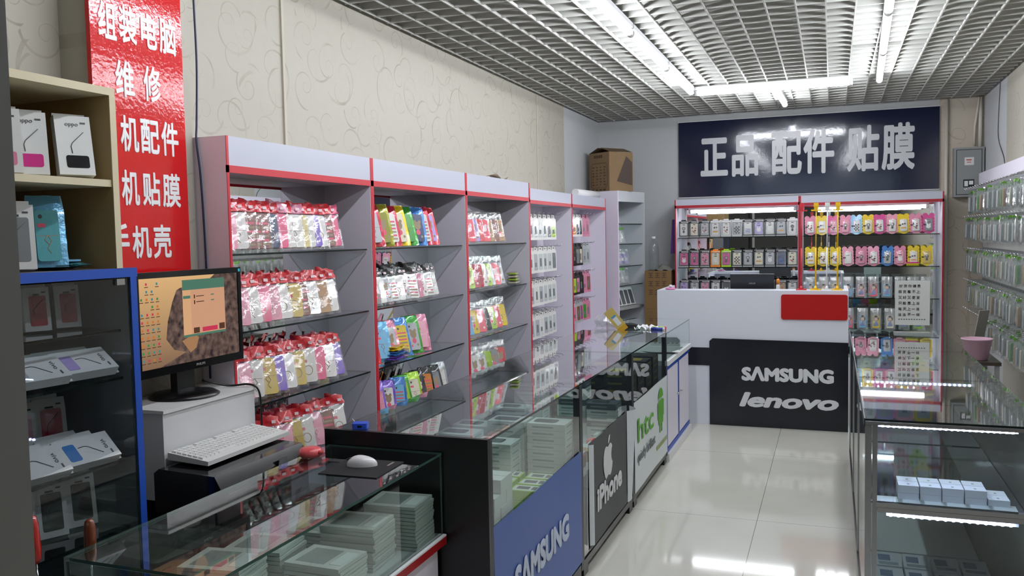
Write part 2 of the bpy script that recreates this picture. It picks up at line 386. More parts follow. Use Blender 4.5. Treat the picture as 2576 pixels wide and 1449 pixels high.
for ch, y0, y1, z0, z1 in RED:
    k = 2.2995/2.425; y0, y1, z0, z1 = y0*k, y1*k, 1.65+(z0-1.65)*k, 1.65+(z1-1.65)*k
    letter(t, ch, (0.0185, y0-2.203, z0-1.545), (0, 1, 0), (0, 0, 1), y1-y0, z1-z0, bold=0.024, depth=0.0012)
t.build('lettering', P('sign_white', '#f0f0f2', 0.3, bmp=(60, 0.2, 0.003)), sg)
sg = thing('shop_sign', 'wide navy sign board with white Chinese lettering high on the back wall', 'sign', (-1.56, 9.37, 2.04))
MB().box(0, 2.532, -0.022, 0, 0.0, 0.80).build('board', M_navy, sg)
t = MB()
for ch, x0, x1, z0, z1 in (('正', -1.328, -1.042, 2.255, 2.658), ('品', -1.001, -0.733, 2.240, 2.672), ('配', -0.602, -0.300, 2.239, 2.684), ('件', -0.285, 0.013, 2.238, 2.695), ('贴', 0.133, 0.433, 2.240, 2.700), ('膜', 0.454, 0.756, 2.240, 2.705)):
    letter(t, ch, (x0+1.56, -0.0225, z0-2.04), (1, 0, 0), (0, 0, 1), x1-x0, z1-z0, bold=0.029, depth=0.0015)
t.build('lettering', P('sign_silver', '#c9cacd', 0.28, bmp=(40, 0.3, 0.003)), sg)
MB().box(-0.008, 2.54, -0.018, 0, -0.008, 0).box(-0.008, 2.54, -0.018, 0, 0.80, 0.808).build('edge_trim', M_white, sg)

# ------------------------------------------------------------------ meter box
mb_ = thing('meter_box', 'grey electricity meter box with paper label on the back wall corner', 'meter box', (1.09, 9.37, 1.95))
MB().box(0, 0.26, -0.12, 0, 0, 0.47).build('housing', M_grey, mb_)
MB().box(0.019, 0.241, -0.1215, -0.12, 0.019, 0.451).build('door_gap', M_blackp, mb_)
MB().box(0.025, 0.235, -0.128, -0.1216, 0.025, 0.445).build('door', P('grey_enamel_door', '#868989', 0.4), mb_)
MB().box(0.09, 0.17, -0.1295, -0.128, 0.30, 0.375).build('paper_label', P('label_paper', '#d7d3d3', 0.4), mb_)
MB().box(0.105, 0.150, -0.1305, -0.1295, 0.345, 0.355).box(0.110, 0.145, -0.1305, -0.1295, 0.325, 0.331).build('red_print', P('red_print', '#b2433e', 0.6), mb_)
MB().box(0.08, 0.175, -0.1295, -0.128, 0.09, 0.165).build('viewing_window', M_blackg, mb_)
MB().box(0.09, 0.12, -0.134, -0.1295, 0.10, 0.15).box(0.13, 0.165, -0.134, -0.1295, 0.115, 0.15).build('breaker', M_whitep, mb_)
pl = thing('padlock', 'small pale padlock hanging on the grey meter box door', 'padlock', (1.325, 9.23, 2.05))
MB().box(-0.02, 0.02, -0.012, 0.006, 0, 0.05).build('lock_body', M_alu, pl)
MB().tube([(-0.012, -0.003, 0.05), (-0.012, -0.003, 0.075), (0, -0.003, 0.088), (0.012, -0.003, 0.075), (0.012, -0.003, 0.05)], 0.003, 6).build('shackle', M_chrome, pl)

# ------------------------------------------------------------------ loose wires on the walls
def wire(name, label, pts, r, mat, cat='cable'):
    P0 = [Vector(p) for p in pts]; sm = []
    for i in range(len(P0)-1):
        a, b, c, d = P0[max(i-1, 0)], P0[i], P0[i+1], P0[min(i+2, len(P0)-1)]
        for k in range(6):
            q = k/6.0; sm.append(0.5*((2*b)+(c-a)*q+(2*a-5*b+4*c-d)*q*q+(3*b-a-3*c+d)*q**3))
    sm.append(P0[-1])
    o = MB().tube(sm, r, 6).build(name, mat); o['label'] = label; o['category'] = cat
    return o
wire('wall_cable', 'dark blue cable hanging down the wallpaper beside the red sign', [(-2.322, 2.728, 2.92), (-2.322, 2.732, 2.60), (-2.322, 2.735, 2.35), (-2.312, 2.71, 2.12), (-2.30, 2.690, 2.04), (-2.285, 2.688, 1.90), (-2.278, 2.690, 1.6), (-2.28, 2.69, 1.12)], 0.004, P('navy_cable', '#20254a', 0.5))
wire('wall_cable', 'thin dark cable hanging down the right wall from the ceiling', [(1.354, 8.50, 2.9), (1.354, 8.57, 2.6), (1.354, 8.55, 2.42), (1.354, 8.30, 2.25), (1.354, 8.24, 2.17)], 0.003, P('dark_cable', '#2a2a2c', 0.5))
# ================================================================== wall display units (local: opens towards +x, runs along +y)
def hook_mesh(length):
    if ('hook', length) not in MATS:
        MATS[('hook', length)] = MB().tube([(0, 0, 0), (length*0.92, 0, 0.004), (length, 0, 0.018)], 0.0028, 6).mesh('hook', M_chrome)
    return MATS[('hook', length)]
def display_unit(label, loc, rot, W, H, hb, depth, shelves, mirror=True, hooks=None, edge=0.018, red=None, base=0.30, hook_len=0.2):
    t = thing('display_unit', label, 'display unit', loc, rot, 'wall display units')
    red = red or M_red
    for y0 in (0.0, W-0.016):
        MB().box(-depth, 0, y0, y0+0.016, 0, H).build('side_panel', M_lav, t)
    MB().box(-depth, -depth+0.006, 0.016, W-0.016, base, hb+0.02).build('back_panel', M_mirror if mirror else M_lav, t)
    MB().box(-depth, -0.002, 0.016, W-0.016, H-0.016, H).build('top_panel', M_lav, t)
    MB().box(-depth+0.007, -0.02, 0.017, W-0.017, hb, hb+0.016).build('canopy_board', M_lav, t)
    MB().box(-0.018, 0.0, 0.016, W-0.016, hb, H).build('header', M_lavw, t)
    MB().box(-0.003, 0.003, 0.0, W, hb-0.012, hb+0.016).box(0.0, 0.003, 0.0, 0.013, 0.02, H).box(0.0, 0.003, W-0.013, W, 0.02, H).build('edging', red, t)
    for z in shelves:
        MB().slab(-depth+0.008, -0.02, 0.03, W-0.03, z-0.008, z, 0, 1).build('shelf', [M_shelf, M_edge], t)
    MB().box(-depth+0.008, -0.01, 0.017, W-0.017, 0.0, base).build('base', M_lav, t)
    if hooks:
        for z in hooks[1]:
            for y in hooks[0]:
                obj('hook', hook_mesh(hook_len), t, (-depth+0.006, y, z))
    return t
XF = -2.17; XB = XF-0.272
SH = [1.605, 1.295, 0.986, 0.676]
UY = [2.697, 3.800, 4.980, 6.186, 7.320, 8.526]
UL = ['lavender wall unit with red edging next to the monitor, pink cases inside', 'lavender wall unit with red edging holding black topped white cases',
      'lavender wall unit with red edging holding bare topped clear bags', 'lavender wall unit with hooks full of white blister packs', 'lavender wall unit with hooks of mixed colours beside the grey corner unit']
for i in range(5):
    W = UY[i+1]-UY[i]-0.002
    if i < 3: display_unit(UL[i], (XF, UY[i], 0), (0, 0, 0), W, 2.058, 1.93, 0.272, SH)
    elif i == 3: display_unit(UL[i], (XF, UY[i], 0), (0, 0, 0), W, 2.02, 1.915, 0.272, [], False, ([0.085+0.118*k for k in range(9)], [1.83, 1.56, 1.29, 1.02, 0.75]))
    else: display_unit(UL[i], (XF, UY[i], 0), (0, 0, 0), W, 2.02, 1.915, 0.272, [], False, ([0.30+0.118*k for k in range(7)], [1.85, 1.575, 1.30, 1.03]))
M_redd = P('red_edging_deep', '#a81f2e', 0.35)
BY = 9.0
display_unit('back wall display unit full of black framed boxes, lit by a tube', (-1.549, BY, 0), (0, 0, -PI/2), 1.239, 2.0, 1.925, 0.36, [1.605, 1.295, 0.985, 0.676], red=M_redd)
display_unit('back wall display unit with pink and yellow bear shaped cards, lit by a tube', (-0.308, BY, 0), (0, 0, -PI/2), 1.289, 2.0, 1.915, 0.36, [1.605, 1.295, 0.985, 0.676], red=M_redd)
GL2 = EM('cabinet_tube_glow', '#f6f9ff', TUBE*0.6)
for lab, xa, xb, z in (('tube light under the header above the black framed boxes', -1.42, -0.345, 1.876), ('tube light under the header above the bear shaped cards', -0.17, 0.86, 1.866)):
    tube_light(lab, (xa, 9.10, z), (xb, 9.10, z), 'tubes inside the back wall units', 0.016, GL2, True)
# corner unit, turned a little towards the door
cu = thing('display_unit', 'plain pale grey display unit standing askew in the back corner', 'display unit', (-2.05, 8.56, 0), (0, 0, -0.245), 'wall display units')
GU = P('pale_grey_laminate', '#d5d8dd', 0.45)
for y0 in (0.0, 0.604): MB().box(-0.30, 0, y0, y0+0.016, 0, 2.10).build('side_panel', M_lav if y0 == 0 else GU, cu)
MB().box(-0.30, -0.29, 0.016, 0.604, 0.05, 2.08).build('back_panel', GU, cu)
MB().box(-0.30, -0.016, 0.016, 0.604, 2.085, 2.10).build('top_panel', GU, cu)
MB().box(-0.015, 0.0, 0.016, 0.604, 1.99, 2.10).build('header', GU, cu)
CSH = [1.765, 1.555, 1.325, 1.125]
for z in CSH: MB().slab(-0.288, -0.02, 0.02, 0.60, z-0.008, z, 0, 1).build('shelf', [M_shelf, M_edge], cu)
MB().box(-0.288, -0.01, 0.018, 0.602, 0.87, 0.895).build('lower_board', P('board_edge', '#a9aaa8', 0.6), cu)
MB().box(-0.288, -0.01, 0.018, 0.602, 0.0, 0.08).build('base', GU, cu)

# ------------------------------------------------------------------ right wall hook board
rb = thing('hook_board', 'long white hook board with lavender header on the right wall', 'hook board', (1.36, 0, 0))
MB().box(-0.018, 0, 5.9, 9.22, 0.56, 2.06).build('panel', P('hook_board_white', '#d9d9d6', 0.5), rb)
MB().box(-0.06, 0, 5.9, 9.22, 2.06, 2.165).build('header', M_lav, rb)
RH = [2.00, 1.745, 1.455, 1.165, 0.895]
RYS = [6.395+0.125*k for k in range(22)]
for z in RH:
    MB().box(-0.026, -0.018, 6.2, 9.2, z-0.012, z+0.012).build('rail', M_alu, rb)
    for y in RYS: obj('hook', hook_mesh(0.19), rb, (-0.018, y, z), (0, 0, PI))
# ================================================================== packs on the shelves
PAL = {'pink': '#eca3b6', 'hot pink': '#f2648f', 'white': '#e6e4e0', 'gold': '#d3b75c', 'pale gold': '#dfcf90', 'brown': '#8d5c52', 'purple': '#7d5cc4', 'navy': '#3a4568', 'tan': '#b98f62',
       'blue': '#3f7fc6', 'sky blue': '#6fb4dc', 'crimson': '#b71e3e', 'red': '#d8303a', 'yellow': '#e6c71e', 'olive': '#8f8f1c', 'green': '#3f9a34', 'lime': '#a6cf2a', 'black': '#17171a',
       'coral': '#f0586a', 'lavender': '#b7a3e0', 'orange': '#e8862a', 'silver': '#b9bcc0', 'grey': '#84888c', 'clear': '#c9d0d0', 'magenta': '#d0408c', 'teal': '#57a5ac', 'cream': '#e9e2c8', 'rose': '#dd8aa6'}
def shiny(c): return P('shiny_'+c.replace(' ', '_'), PAL[c], 0.32, coat=0.6, bmp=(26, 0.25, 0.006))
def foil(c): return P('foil_'+c.replace(' ', '_'), PAL[c], 0.22, metal=0.25, coat=0.7, bmp=(38, 0.55, 0.008))
def header_mat(c): return P('header_'+c.replace(' ', '_'), PAL[c], 0.30, coat=0.5, bmp=(22, 0.5, 0.008))
def wob(r, k): return [(r.random()-0.5)*k for _ in range(200)]
def pouch_mesh(key, wd, ht, th, mat, seed, z0=0.0):
    k = ('pouch', key, seed)
    if k in MATS: return MATS[k]
    r = random.Random(seed); nz = wob(r, 0.007); nu, nv = 6, 9; mb = MB()
    for sgn in (-1, 1):
        def fn(u, v, sgn=sgn):
            e = min(1.0, 5*min(u, 1-u))*min(1.0, 7*min(v, 1-v))
            i = int(round(u*nu)); j = int(round(v*nv))
            return ((u-0.5)*wd, sgn*(th/2*e)+(nz[(i*17+j*5+(0 if sgn < 0 else 50)) % 200] if 0 < e else 0), z0+v*ht)
        if sgn < 0: mb.grid(nu, nv, fn)
        else: mb.grid(nu, nv, lambda u, v, fn=fn: fn(1-u, v))
    MATS[k] = mb.mesh('film', mat); return MATS[k]
def case_mesh(col, style):
    """a phone case: rounded slab with camera hole, a raised motif and a small price tag"""
    k = ('case', col, style)
    if k in MATS: return MATS[k]
    mb = MB(); w_, h_, t_ = 0.070, 0.142, 0.011
    mb.prism(rrect(w_, h_, 0.011), -t_/2, t_/2, 0, 'xzy')
    f = -t_/2-0.0006
    def disc(cx, cz, r, m, n=14): mb.prism([(cx+r*math.cos(2*PI*i/n), cz+r*math.sin(2*PI*i/n)) for i in range(n)], f, -t_/2+0.001, m, 'xzy')
    disc(-0.018, 0.124, 0.006, 2)
    if style == 0:
        for a in range(16):
            x0, x1 = 2*PI*a/16, 2*PI*(a+1)/16
            mb.prism([(0.019*math.cos(x0), 0.05+0.021*math.sin(x0)), (0.019*math.cos(x1), 0.05+0.021*math.sin(x1)), (0.016*math.cos(x1), 0.05+0.018*math.sin(x1)), (0.016*math.cos(x0), 0.05+0.018*math.sin(x0))], f, -t_/2+0.001, 3, 'xzy')
        mb.box(-0.030, -0.002, f, -t_/2+0.001, 0.082, 0.094, 4)
    elif style == 1:
        mb.box(-0.030, 0.030, f, -t_/2+0.001, 0.070, 0.0716, 3); mb.tube([(0, f, 0.072), (0.010, f, 0.055), (-0.004, f, 0.035), (0.006, f, 0.022)], 0.0014, 5, 3)
        mb.tube([(0, f, 0.072), (-0.011, f, 0.06), (0.002, f, 0.046)], 0.0014, 5, 3); mb.box(-0.028, -0.004, f, -t_/2+0.001, 0.094, 0.105, 4)
    elif style == 2:
        for q, (cx, cz, r) in enumerate(((0, 0.082, 0.021), (-0.014, 0.102, 0.009), (0.014, 0.102, 0.009), (0, 0.048, 0.014), (-0.02, 0.022, 0.006), (0.02, 0.026, 0.007))): disc(cx, cz, r, (3, 3, 3, 4, 4, 3)[q])
    elif style == 3:
        for q in range(6): mb.box(-0.028, 0.028, f, -t_/2+0.001, 0.012+q*0.017, 0.012+q*0.017+0.008, 3+(q % 2))
    MATS[k] = mb.mesh('case', [shiny(col), M_blackp, P('motif_dark', '#3a3438', 0.5), P('motif_'+('pale' if col in ('pink', 'hot pink', 'purple', 'coral', 'crimson', 'blue', 'black') else 'warm'), '#f4dfe4' if col in ('pink', 'hot pink', 'purple', 'coral', 'crimson', 'blue', 'black') else '#9a8468', 0.45), P('price_tag', '#e35d78', 0.5)])
    return MATS[k]
def header_mesh(col, seed):
    k = ('header', col, seed)
    if k in MATS: return MATS[k]
    r = random.Random(seed); nz = wob(r, 0.020); tl = (r.random()-0.5)*0.3
    mb = MB()
    def fn(u, v):
        i = int(round(u*5)); j = int(round(v*3))
        return ((u-0.5)*0.086+nz[i*9+j]*0.4, -0.003+nz[i*7+j*3]*(0.4+v), 0.158+v*(0.044+tl*0.4*(u-0.5))+nz[i*5+j*11]*0.6*v)
    mb.grid(5, 3, fn); mb.grid(5, 3, lambda u, v: (fn(1-u, v)[0], fn(1-u, v)[1]+0.0035, fn(1-u, v)[2]))
    mb.box(0.012, 0.028, -0.011, -0.0105, 0.168, 0.180, 1)
    MATS[k] = mb.mesh('header_card', [header_mat(col), P('header_mark', '#f1d9dd', 0.5)]); return MATS[k]
def make_bagged(col, style, head, seed):
    def mk():
        o = obj('phone_case_pack', pouch_mesh('std', 0.088, 0.165, 0.020, M_film, seed), category='phone case')
        obj('case', case_mesh(col, style), o, (0, 0, 0.010)); obj('header_card', header_mesh(head, seed), o)
        return o
    return mk
def make_bare(col, style, seed):
    """clear bag without a coloured header"""
    def mk():
        o = obj('phone_case_pack', pouch_mesh('bare', 0.090, 0.205, 0.020, M_film, seed+40), category='phone case')
        obj('case', case_mesh(col, style), o, (0, 0, 0.010))
        h = obj('bag_top', pouch_mesh('bagtop', 0.084, 0.036, 0.006, M_ghaze, seed+70, 0.166), o)
        return o
    return mk
def make_foil(col, win, style, seed, bear=False):
    """printed foil bag with a clear window over the case"""
    def mk():
        k = ('foil', col, seed)
        if k not in MATS:
            r = random.Random(seed); nz = wob(r, 0.006); mb = MB()
            for sgn in (-1, 1):
                def fn(u, v, sgn=sgn):
                    e = min(1.0, 4*min(u, 1-u))*min(1.0, 6*min(v, 1-v)); i = int(round(u*6)); j = int(round(v*9))
                    taper = 1.0-0.10*max(0, (v-0.82)/0.18)
                    return ((u-0.5)*0.100*taper, sgn*0.010*e+nz[(i*17+j*5+(0 if sgn < 0 else 60)) % 200], v*0.205)
                if sgn < 0: mb.grid(6, 9, fn)
                else: mb.grid(6, 9, lambda u, v, fn=fn: fn(1-u, v))
            MATS[k] = mb.mesh('bag', foil(col))
        o = obj('phone_case_pack', MATS[k], category='phone case')
        obj('window_case', case_mesh(win, style), o, (0, -0.0135, 0.015), (0, 0, 0)).scale = (0.86, 0.5, 1.02)
        return o
    return mk
def shelf_row(items, y0, y1, x, z, make, noun, shelf, unit, group, yaw=-0.62, lean=0.34, order=None, jit=1.0, scale=1.0):
    n = len(items); r = random.Random(int(z*1000)+int(y0*77))
    for i, it in enumerate(items):
        y = y0+(y1-y0)*(i+0.5)/n
        key, mk, colname = make(it, i)
        lab = '%s %s, %s from near end, %s shelf, %s' % (colname, noun, ORD[i+1], shelf, unit)
        o = Kit.place(key, mk, lab, (x+(r.random()-0.5)*0.016*jit, y+(r.random()-0.5)*0.008, z+0.006), (-lean+(r.random()-0.5)*0.10*jit, (r.random()-0.5)*0.10*jit, PI/2+yaw+(r.random()-0.5)*0.12*jit), group)
        o.scale = (scale,)*3
def mk_pink(it, i):
    head = 'red'
    if ':' in it: it, head = it.split(':')
    st = {'pink': 0, 'hot pink': 0, 'brown': 3}.get(it, 1); st = (st+i//4) % 2 if it != 'brown' else 3
    return ('bag', it, head, st, i % 3), make_bagged(it, st, head, i % 3), it
SHN = ['top', 'second', 'third', 'lowest']
U1 = [['pink', 'pink', 'white', 'brown', 'brown', 'brown', 'navy', 'hot pink:rose', 'white', 'white:rose', 'pale gold', 'white', 'purple', 'white', 'brown', 'hot pink:hot pink'],
      ['pink', 'pink', 'white', 'hot pink', 'pink', 'white', 'gold', 'brown', 'white', 'tan', 'white'],
      ['white', 'pink', 'white', 'gold', 'purple', 'white', 'gold', 'white', 'hot pink', 'white', 'purple'],
      ['blue', 'pink', 'pink', 'gold', 'white', 'pink', 'brown', 'white']]
X1 = [XF-0.085, XF-0.075, XF-0.072, XF-0.075]
Y1 = [(2.725, 3.60), (2.735, 3.55), (2.735, 3.58), (2.90, 3.60)]
for s, items in enumerate(U1):
    shelf_row(items, Y1[s][0], Y1[s][1], X1[s], SH[s], mk_pink, 'case in red topped bag', SHN[s], 'first wall unit', 'red topped bags in the first wall unit', scale=1.10)
# second layer standing behind on three of the shelves: only their red tops show
for s, n in ((0, 9), (2, 10), (3, 7)):
    for i in range(n):
        c = ['pink', 'white', 'brown', 'purple', 'gold'][(i*3+s) % 5]
        Kit.place(('bag', c, 'crimson', 1, i % 3), make_bagged(c, 1, 'crimson', i % 3), 'back row %s case in crimson topped bag, %s from near end, %s shelf' % (c, ORD[i+1], SHN[s]),
                  (XB+0.070, 2.80+i*0.090, SH[s]+0.010), (-0.10, 0.0, PI/2-0.45), 'back row of bags in the first wall unit')
U2A = [('orange', 'white'), ('crimson', 'silver'), ('olive', 'olive'), ('crimson', 'white'), ('yellow', 'cream'), ('green', 'green'), ('blue', 'navy'), ('crimson', 'white'), ('red', 'lavender')]
U2C = [('red', 'white'), ('sky blue', 'sky blue'), ('rose', 'silver'), ('blue', 'yellow'), ('green', 'silver'), ('rose', 'pink')]
U2D = [('silver', 'rose'), ('purple', 'rose'), ('purple', 'white'), ('blue', 'sky blue'), ('green', 'lime'), ('lime', 'cream'), ('black', 'black'), ('black', 'orange'), ('black', 'grey'), ('silver', 'white')]
def mk_foil(it, i): return ('foil', it[0], it[1], (i*2) % 4), make_foil(it[0], it[1], (2, 1, 2, 3)[i % 4], i % 4), it[0]
shelf_row(U2A, 3.83, 4.70, XF-0.085, SH[0], mk_foil, 'printed bag with window', 'top', 'second wall unit', 'printed bags in the second wall unit', scale=1.17)
def mk_black(it, i): return ('bag', it, 'black', (2, 3, 1)[i % 3], i % 3), make_bagged(it, (2, 3, 1)[i % 3], 'black', i % 3), it
shelf_row(['white', 'grey', 'white', 'silver', 'clear', 'white', 'silver', 'white', 'rose', 'white', 'clear', 'white'], 3.83, 4.70, XF-0.08, SH[1], mk_black, 'case in black topped bag', 'second', 'second wall unit', 'black topped bags in the second wall unit', yaw=-0.5)
for i in range(9):
    Kit.place(('bag', 'grey', 'black', 3, i % 3), make_bagged('grey', 3, 'black', i % 3), 'back row grey case in black topped bag, %s from near end' % ORD[i+1], (XB+0.070, 3.88+i*0.092, SH[1]+0.010), (-0.10, 0, PI/2-0.45), 'back row of black topped bags')
shelf_row(U2C, 3.84, 4.56, XF-0.085, SH[2], mk_foil, 'printed bag with window', 'third', 'second wall unit', 'printed bags in the second wall unit', scale=1.10)
for i, c in enumerate(('purple', 'blue', 'yellow')):
    Kit.place(('foil', c, 'lie'), make_foil(c, c, 3, i), 'flat lying %s bag in front of the standing bags, third shelf, second wall unit' % c, (XF-0.055, 4.02+i*0.012, SH[2]+0.018+i*0.024), (-PI/2, 0.0, 0.1+0.05*i), 'bags lying on the third shelf')
shelf_row(U2D, 3.83, 4.82, XF-0.085, SH[3], mk_foil, 'printed bag with window', 'lowest', 'second wall unit', 'printed bags in the second wall unit')
def mk_bare(it, i): return ('bare', it, (2, 1, 2)[i % 3], i % 3), make_bare(it, (2, 1, 2)[i % 3], i % 3), it
U3 = [['yellow', 'olive', 'coral', 'lavender', 'red', 'coral', 'tan', 'brown', 'tan'],
      ['coral', 'sky blue', 'lime', 'crimson', 'crimson', 'white', 'lime', 'white', 'coral', 'silver'],
      ['coral', 'sky blue', 'yellow', 'coral', 'black', 'lime', 'coral', 'yellow'],
      ['crimson', 'clear', 'white', 'clear', 'lime', 'grey', 'red']]
for s, items in enumerate(U3):
    shelf_row(items, 5.01, (5.82, 5.80, 5.86, 5.80)[s], XF-0.085, SH[s], mk_bare, 'case in clear bag', SHN[s], 'third wall unit', 'clear bags in the third wall unit', scale=1.14)
for i in range(4):
    Kit.place(('flatbag', i % 2), (lambda i=i: make_bare(('cream', 'lime')[i % 2], 3, i)()), '%s case in flat lying clear bag, %s from bottom of pile, second shelf' % (('cream', 'lime')[i % 2], ORD[i+1]), (XF-0.06, 5.93, SH[1]+0.016+i*0.022), (-PI/2, 0, 0.15+0.03*i), 'flat pile on the second shelf of the third wall unit')
# roll of paper and scrap on top of the units
o = MB().tube([(0, 0, 0), (0.05, 0.62, 0)], 0.035, 14).build('paper_roll', M_white, None, (-2.27, 7.78, 2.056)); o['label'] = 'white paper roll lying on top of the wall units near the corner'; o['category'] = 'paper roll'
o = MB().grid(6, 4, lambda u, v: ((u-0.5)*0.10, (v-0.5)*0.22, 0.012+0.02*math.sin(5*v+2*u))).build('paper_scrap', P('kraft_scrap', '#b7ab90', 0.8), None, (-2.25, 5.72, 2.06)); o['label'] = 'crumpled kraft paper scrap on top of the third wall unit'; o['category'] = 'paper'

# ------------------------------------------------------------------ blister packs on hooks
def blister_mesh(body, frame, seed, w_=0.098, h_=0.215):
    k = ('blister', body, frame, seed)
    if k in MATS: return MATS[k]
    mb = MB(); t_ = 0.011
    poly = rrect(w_, h_-0.03, 0.008, 3, 0, 0)
    n = 5; top = h_-0.03
    poly = [(-w_/2+0.006, 0), (w_/2-0.006, 0), (w_/2, 0.006), (w_/2, top-0.012), (0.026, top), (0.020, h_), (-0.020, h_), (-0.026, top), (-w_/2, top-0.012), (-w_/2, 0.006)]
    mb.prism(poly, -t_/2, t_/2, 0, 'xzy')
    f = -t_/2-0.001
    mb.prism(rrect(w_*0.70, h_*0.62, 0.010, 3, 0, 0.022), f, -t_/2+0.002, 1, 'xzy')
    r = random.Random(seed)
    mb.box(-0.014, 0.014, f-0.0006, f, 0.05, 0.05+0.03+0.04*r.random(), 2)
    mb.box(-0.008, 0.008, f+0.0005, -t_/2+0.002, h_-0.024, h_-0.014, 3)
    MATS[k] = mb.mesh('card', [P('blister_'+frame.replace(' ', '_'), PAL[frame], 0.3, coat=0.5, bmp=(20, 0.3, 0.005)), P('blister_body_'+body.replace(' ', '_'), PAL[body], 0.12, coat=0.8, bmp=(30, 0.5, 0.006)), P('motif_grey', '#6d7274', 0.4), M_blackp])
    return MATS[k]
def make_blister(body, frame, seed):
    def mk(): return obj('blister_pack', blister_mesh(body, frame, seed), category='blister pack')
    return mk
ROWN = ['top', 'second', 'third', 'fourth', 'lowest']
r = random.Random(3)
for ri, z in enumerate([1.83, 1.56, 1.29, 1.02, 0.75]):
    for k in range(8):
        for d in range(2):
            body = ('clear', 'silver', 'clear', 'grey', 'white', 'clear', 'lime', 'silver')[(k*3+ri*5+d) % 8]
            if body == 'lime' and ri > 1: body = 'silver'
            Kit.place(('bl', body, 'white', (k+ri) % 3), make_blister(body, 'white', (k+ri) % 3), '%s white edged blister pack, %s hook from near end, %s row, fourth wall unit' % (('back', 'front')[d], ORD[k+1], ROWN[ri]),
                      (XB+0.10+0.058*d+0.01*r.random(), UY[3]+0.085+0.118*k, z-0.210), (-0.03, 0.0, PI/2-0.12-0.1*r.random()), 'white blister packs on hooks')
for ri, z in enumerate([1.85, 1.575, 1.30, 1.03]):
    for k in range(6):
        for d in range(2):
            body = [('black', 'orange', 'navy', 'black', 'rose', 'rose'), ('black', 'black', 'grey', 'cream', 'silver', 'silver'), ('sky blue', 'lime', 'rose', 'black', 'rose', 'brown'), ('silver', 'rose', 'brown', 'magenta', 'green', 'rose')][ri][k]
            fr = ('white', 'black', 'black', 'silver')[ri] if k < 4 else ('rose' if ri != 1 else 'silver')
            Kit.place(('bl', body, fr, k % 3), make_blister(body, fr, k % 3), '%s %s blister pack, %s hook from near end, %s row, fifth wall unit' % (('back', 'front')[d], body, ORD[k+1], ROWN[ri]),
                      (XB+0.095+0.06*d+0.01*r.random(), UY[4]+0.30+0.118*k, z-0.210), (-0.03, 0, PI/2-0.12-0.15*r.random()), 'mixed blister packs on hooks')
# right wall: clear pouches with green tops
def make_pouch(tint, seed):
    def mk():
        o = obj('accessory_pouch', pouch_mesh('hang', 0.092, 0.185, 0.020, M_ghaze, seed+90), category='pouch')
        MB().prism(rrect(0.062, 0.13, 0.009, 3, 0, 0.015), -0.0045, 0.0045, 0, 'xzy').box(-0.02, 0.02, -0.0055, -0.0045, 0.05, 0.09, 1).build('case', [P('pouch_'+tint.replace(' ', '_'), PAL[tint], 0.25, coat=0.5), P('pouch_mark', '#e8e8e4', 0.5)], o)
        MB().grid(4, 3, lambda u, v: ((u-0.5)*0.07+0.006*math.sin(9*v+seed), -0.002+0.010*math.sin(7*u+3*seed)*v, 0.172+0.030*v)).build('header_tag', P('green_tag', '#7dc043', 0.4, bmp=(20, 0.4, 0.005)) if tint in ('green', 'clear', 'tan') else M_ghaze, o)
        return o
    return mk
r = random.Random(11)
for ri, z in enumerate(RH):
    for k, y in enumerate(RYS):
        if ri == 4 and 14 < k: continue
        for d in range(2):
            tint = ('silver', 'clear', 'green', 'cream', 'silver', 'tan', 'clear', 'white')[(k*5+ri*3+d*2) % 8]
            if tint == 'green' and r.random() < 0.5: tint = 'clear'
            Kit.place(('pouch', tint, (k+d) % 3), make_pouch(tint, (k+d) % 3), '%s clear pouch, %s hook from near end, %s row of right wall' % (('inner', 'outer')[d], ORD[k+1], ROWN[ri]),
                      (1.36-0.018-0.062-0.075*d-0.02*r.random(), y+0.02*(r.random()-0.5), z-0.205-0.015*r.random()), (-0.02, (r.random()-0.5)*0.06, -PI/2-0.20-0.5*r.random()), 'green topped pouches on the right wall')

# ------------------------------------------------------------------ back wall boxes and bear cards
def motif(mb, style, f, b, w_, h_, z0, mats):
    r = random.Random(style*13+1)
    def disc(cx, cz, rr, m, n=12): mb.prism([(cx+rr*math.cos(2*PI*i/n), cz+rr*math.sin(2*PI*i/n)) for i in range(n)], f, b, m, 'xzy')
    if style % 6 == 0: disc(0, z0+h_*0.58, 0.017, mats[0]); disc(0, z0+h_*0.58, 0.011, mats[1]); mb.box(-0.010, 0.010, f, b, z0+h_*0.22, z0+h_*0.42, mats[0])
    elif style % 6 == 1:
        for i in range(9): disc((r.random()-0.5)*w_*0.7, z0+h_*(0.12+0.72*r.random()), 0.005+0.005*r.random(), mats[i % 3])
    elif style % 6 == 2:
        for i in range(4):
            for j in range(5):
                if (i+j) % 2: mb.box(-w_*0.38+i*w_*0.19, -w_*0.38+(i+1)*w_*0.19, f, b, z0+h_*0.08+j*h_*0.12, z0+h_*0.08+(j+1)*h_*0.12, mats[0])
    elif style % 6 == 3:
        for i in range(6): mb.box(-w_*0.38, w_*0.38, f, b, z0+h_*(0.08+0.07*i), z0+h_*(0.11+0.07*i), mats[2])
    elif style % 6 == 4: disc(0, z0+h_*0.36, 0.020, mats[1], 16); disc(-0.012, z0+h_*0.55, 0.007, mats[1]); disc(0.012, z0+h_*0.55, 0.007, mats[1]); mb.box(-0.015, 0.015, f, b, z0+h_*0.7, z0+h_*0.76, mats[0])
    else: mb.box(-w_*0.36, w_*0.36, f, b, z0+h_*0.22, z0+h_*0.34, mats[2]); disc(-0.009, z0+h_*0.6, 0.009, mats[0]); disc(0.011, z0+h_*0.62, 0.008, mats[0])
MOT = [P('motif_black', '#1d1a1c', 0.5), P('motif_white', '#efeeea', 0.5), P('motif_blue', '#3a62b8', 0.5), P('motif_red', '#c2313a', 0.5), P('motif_amber', '#d9a23a', 0.5)]
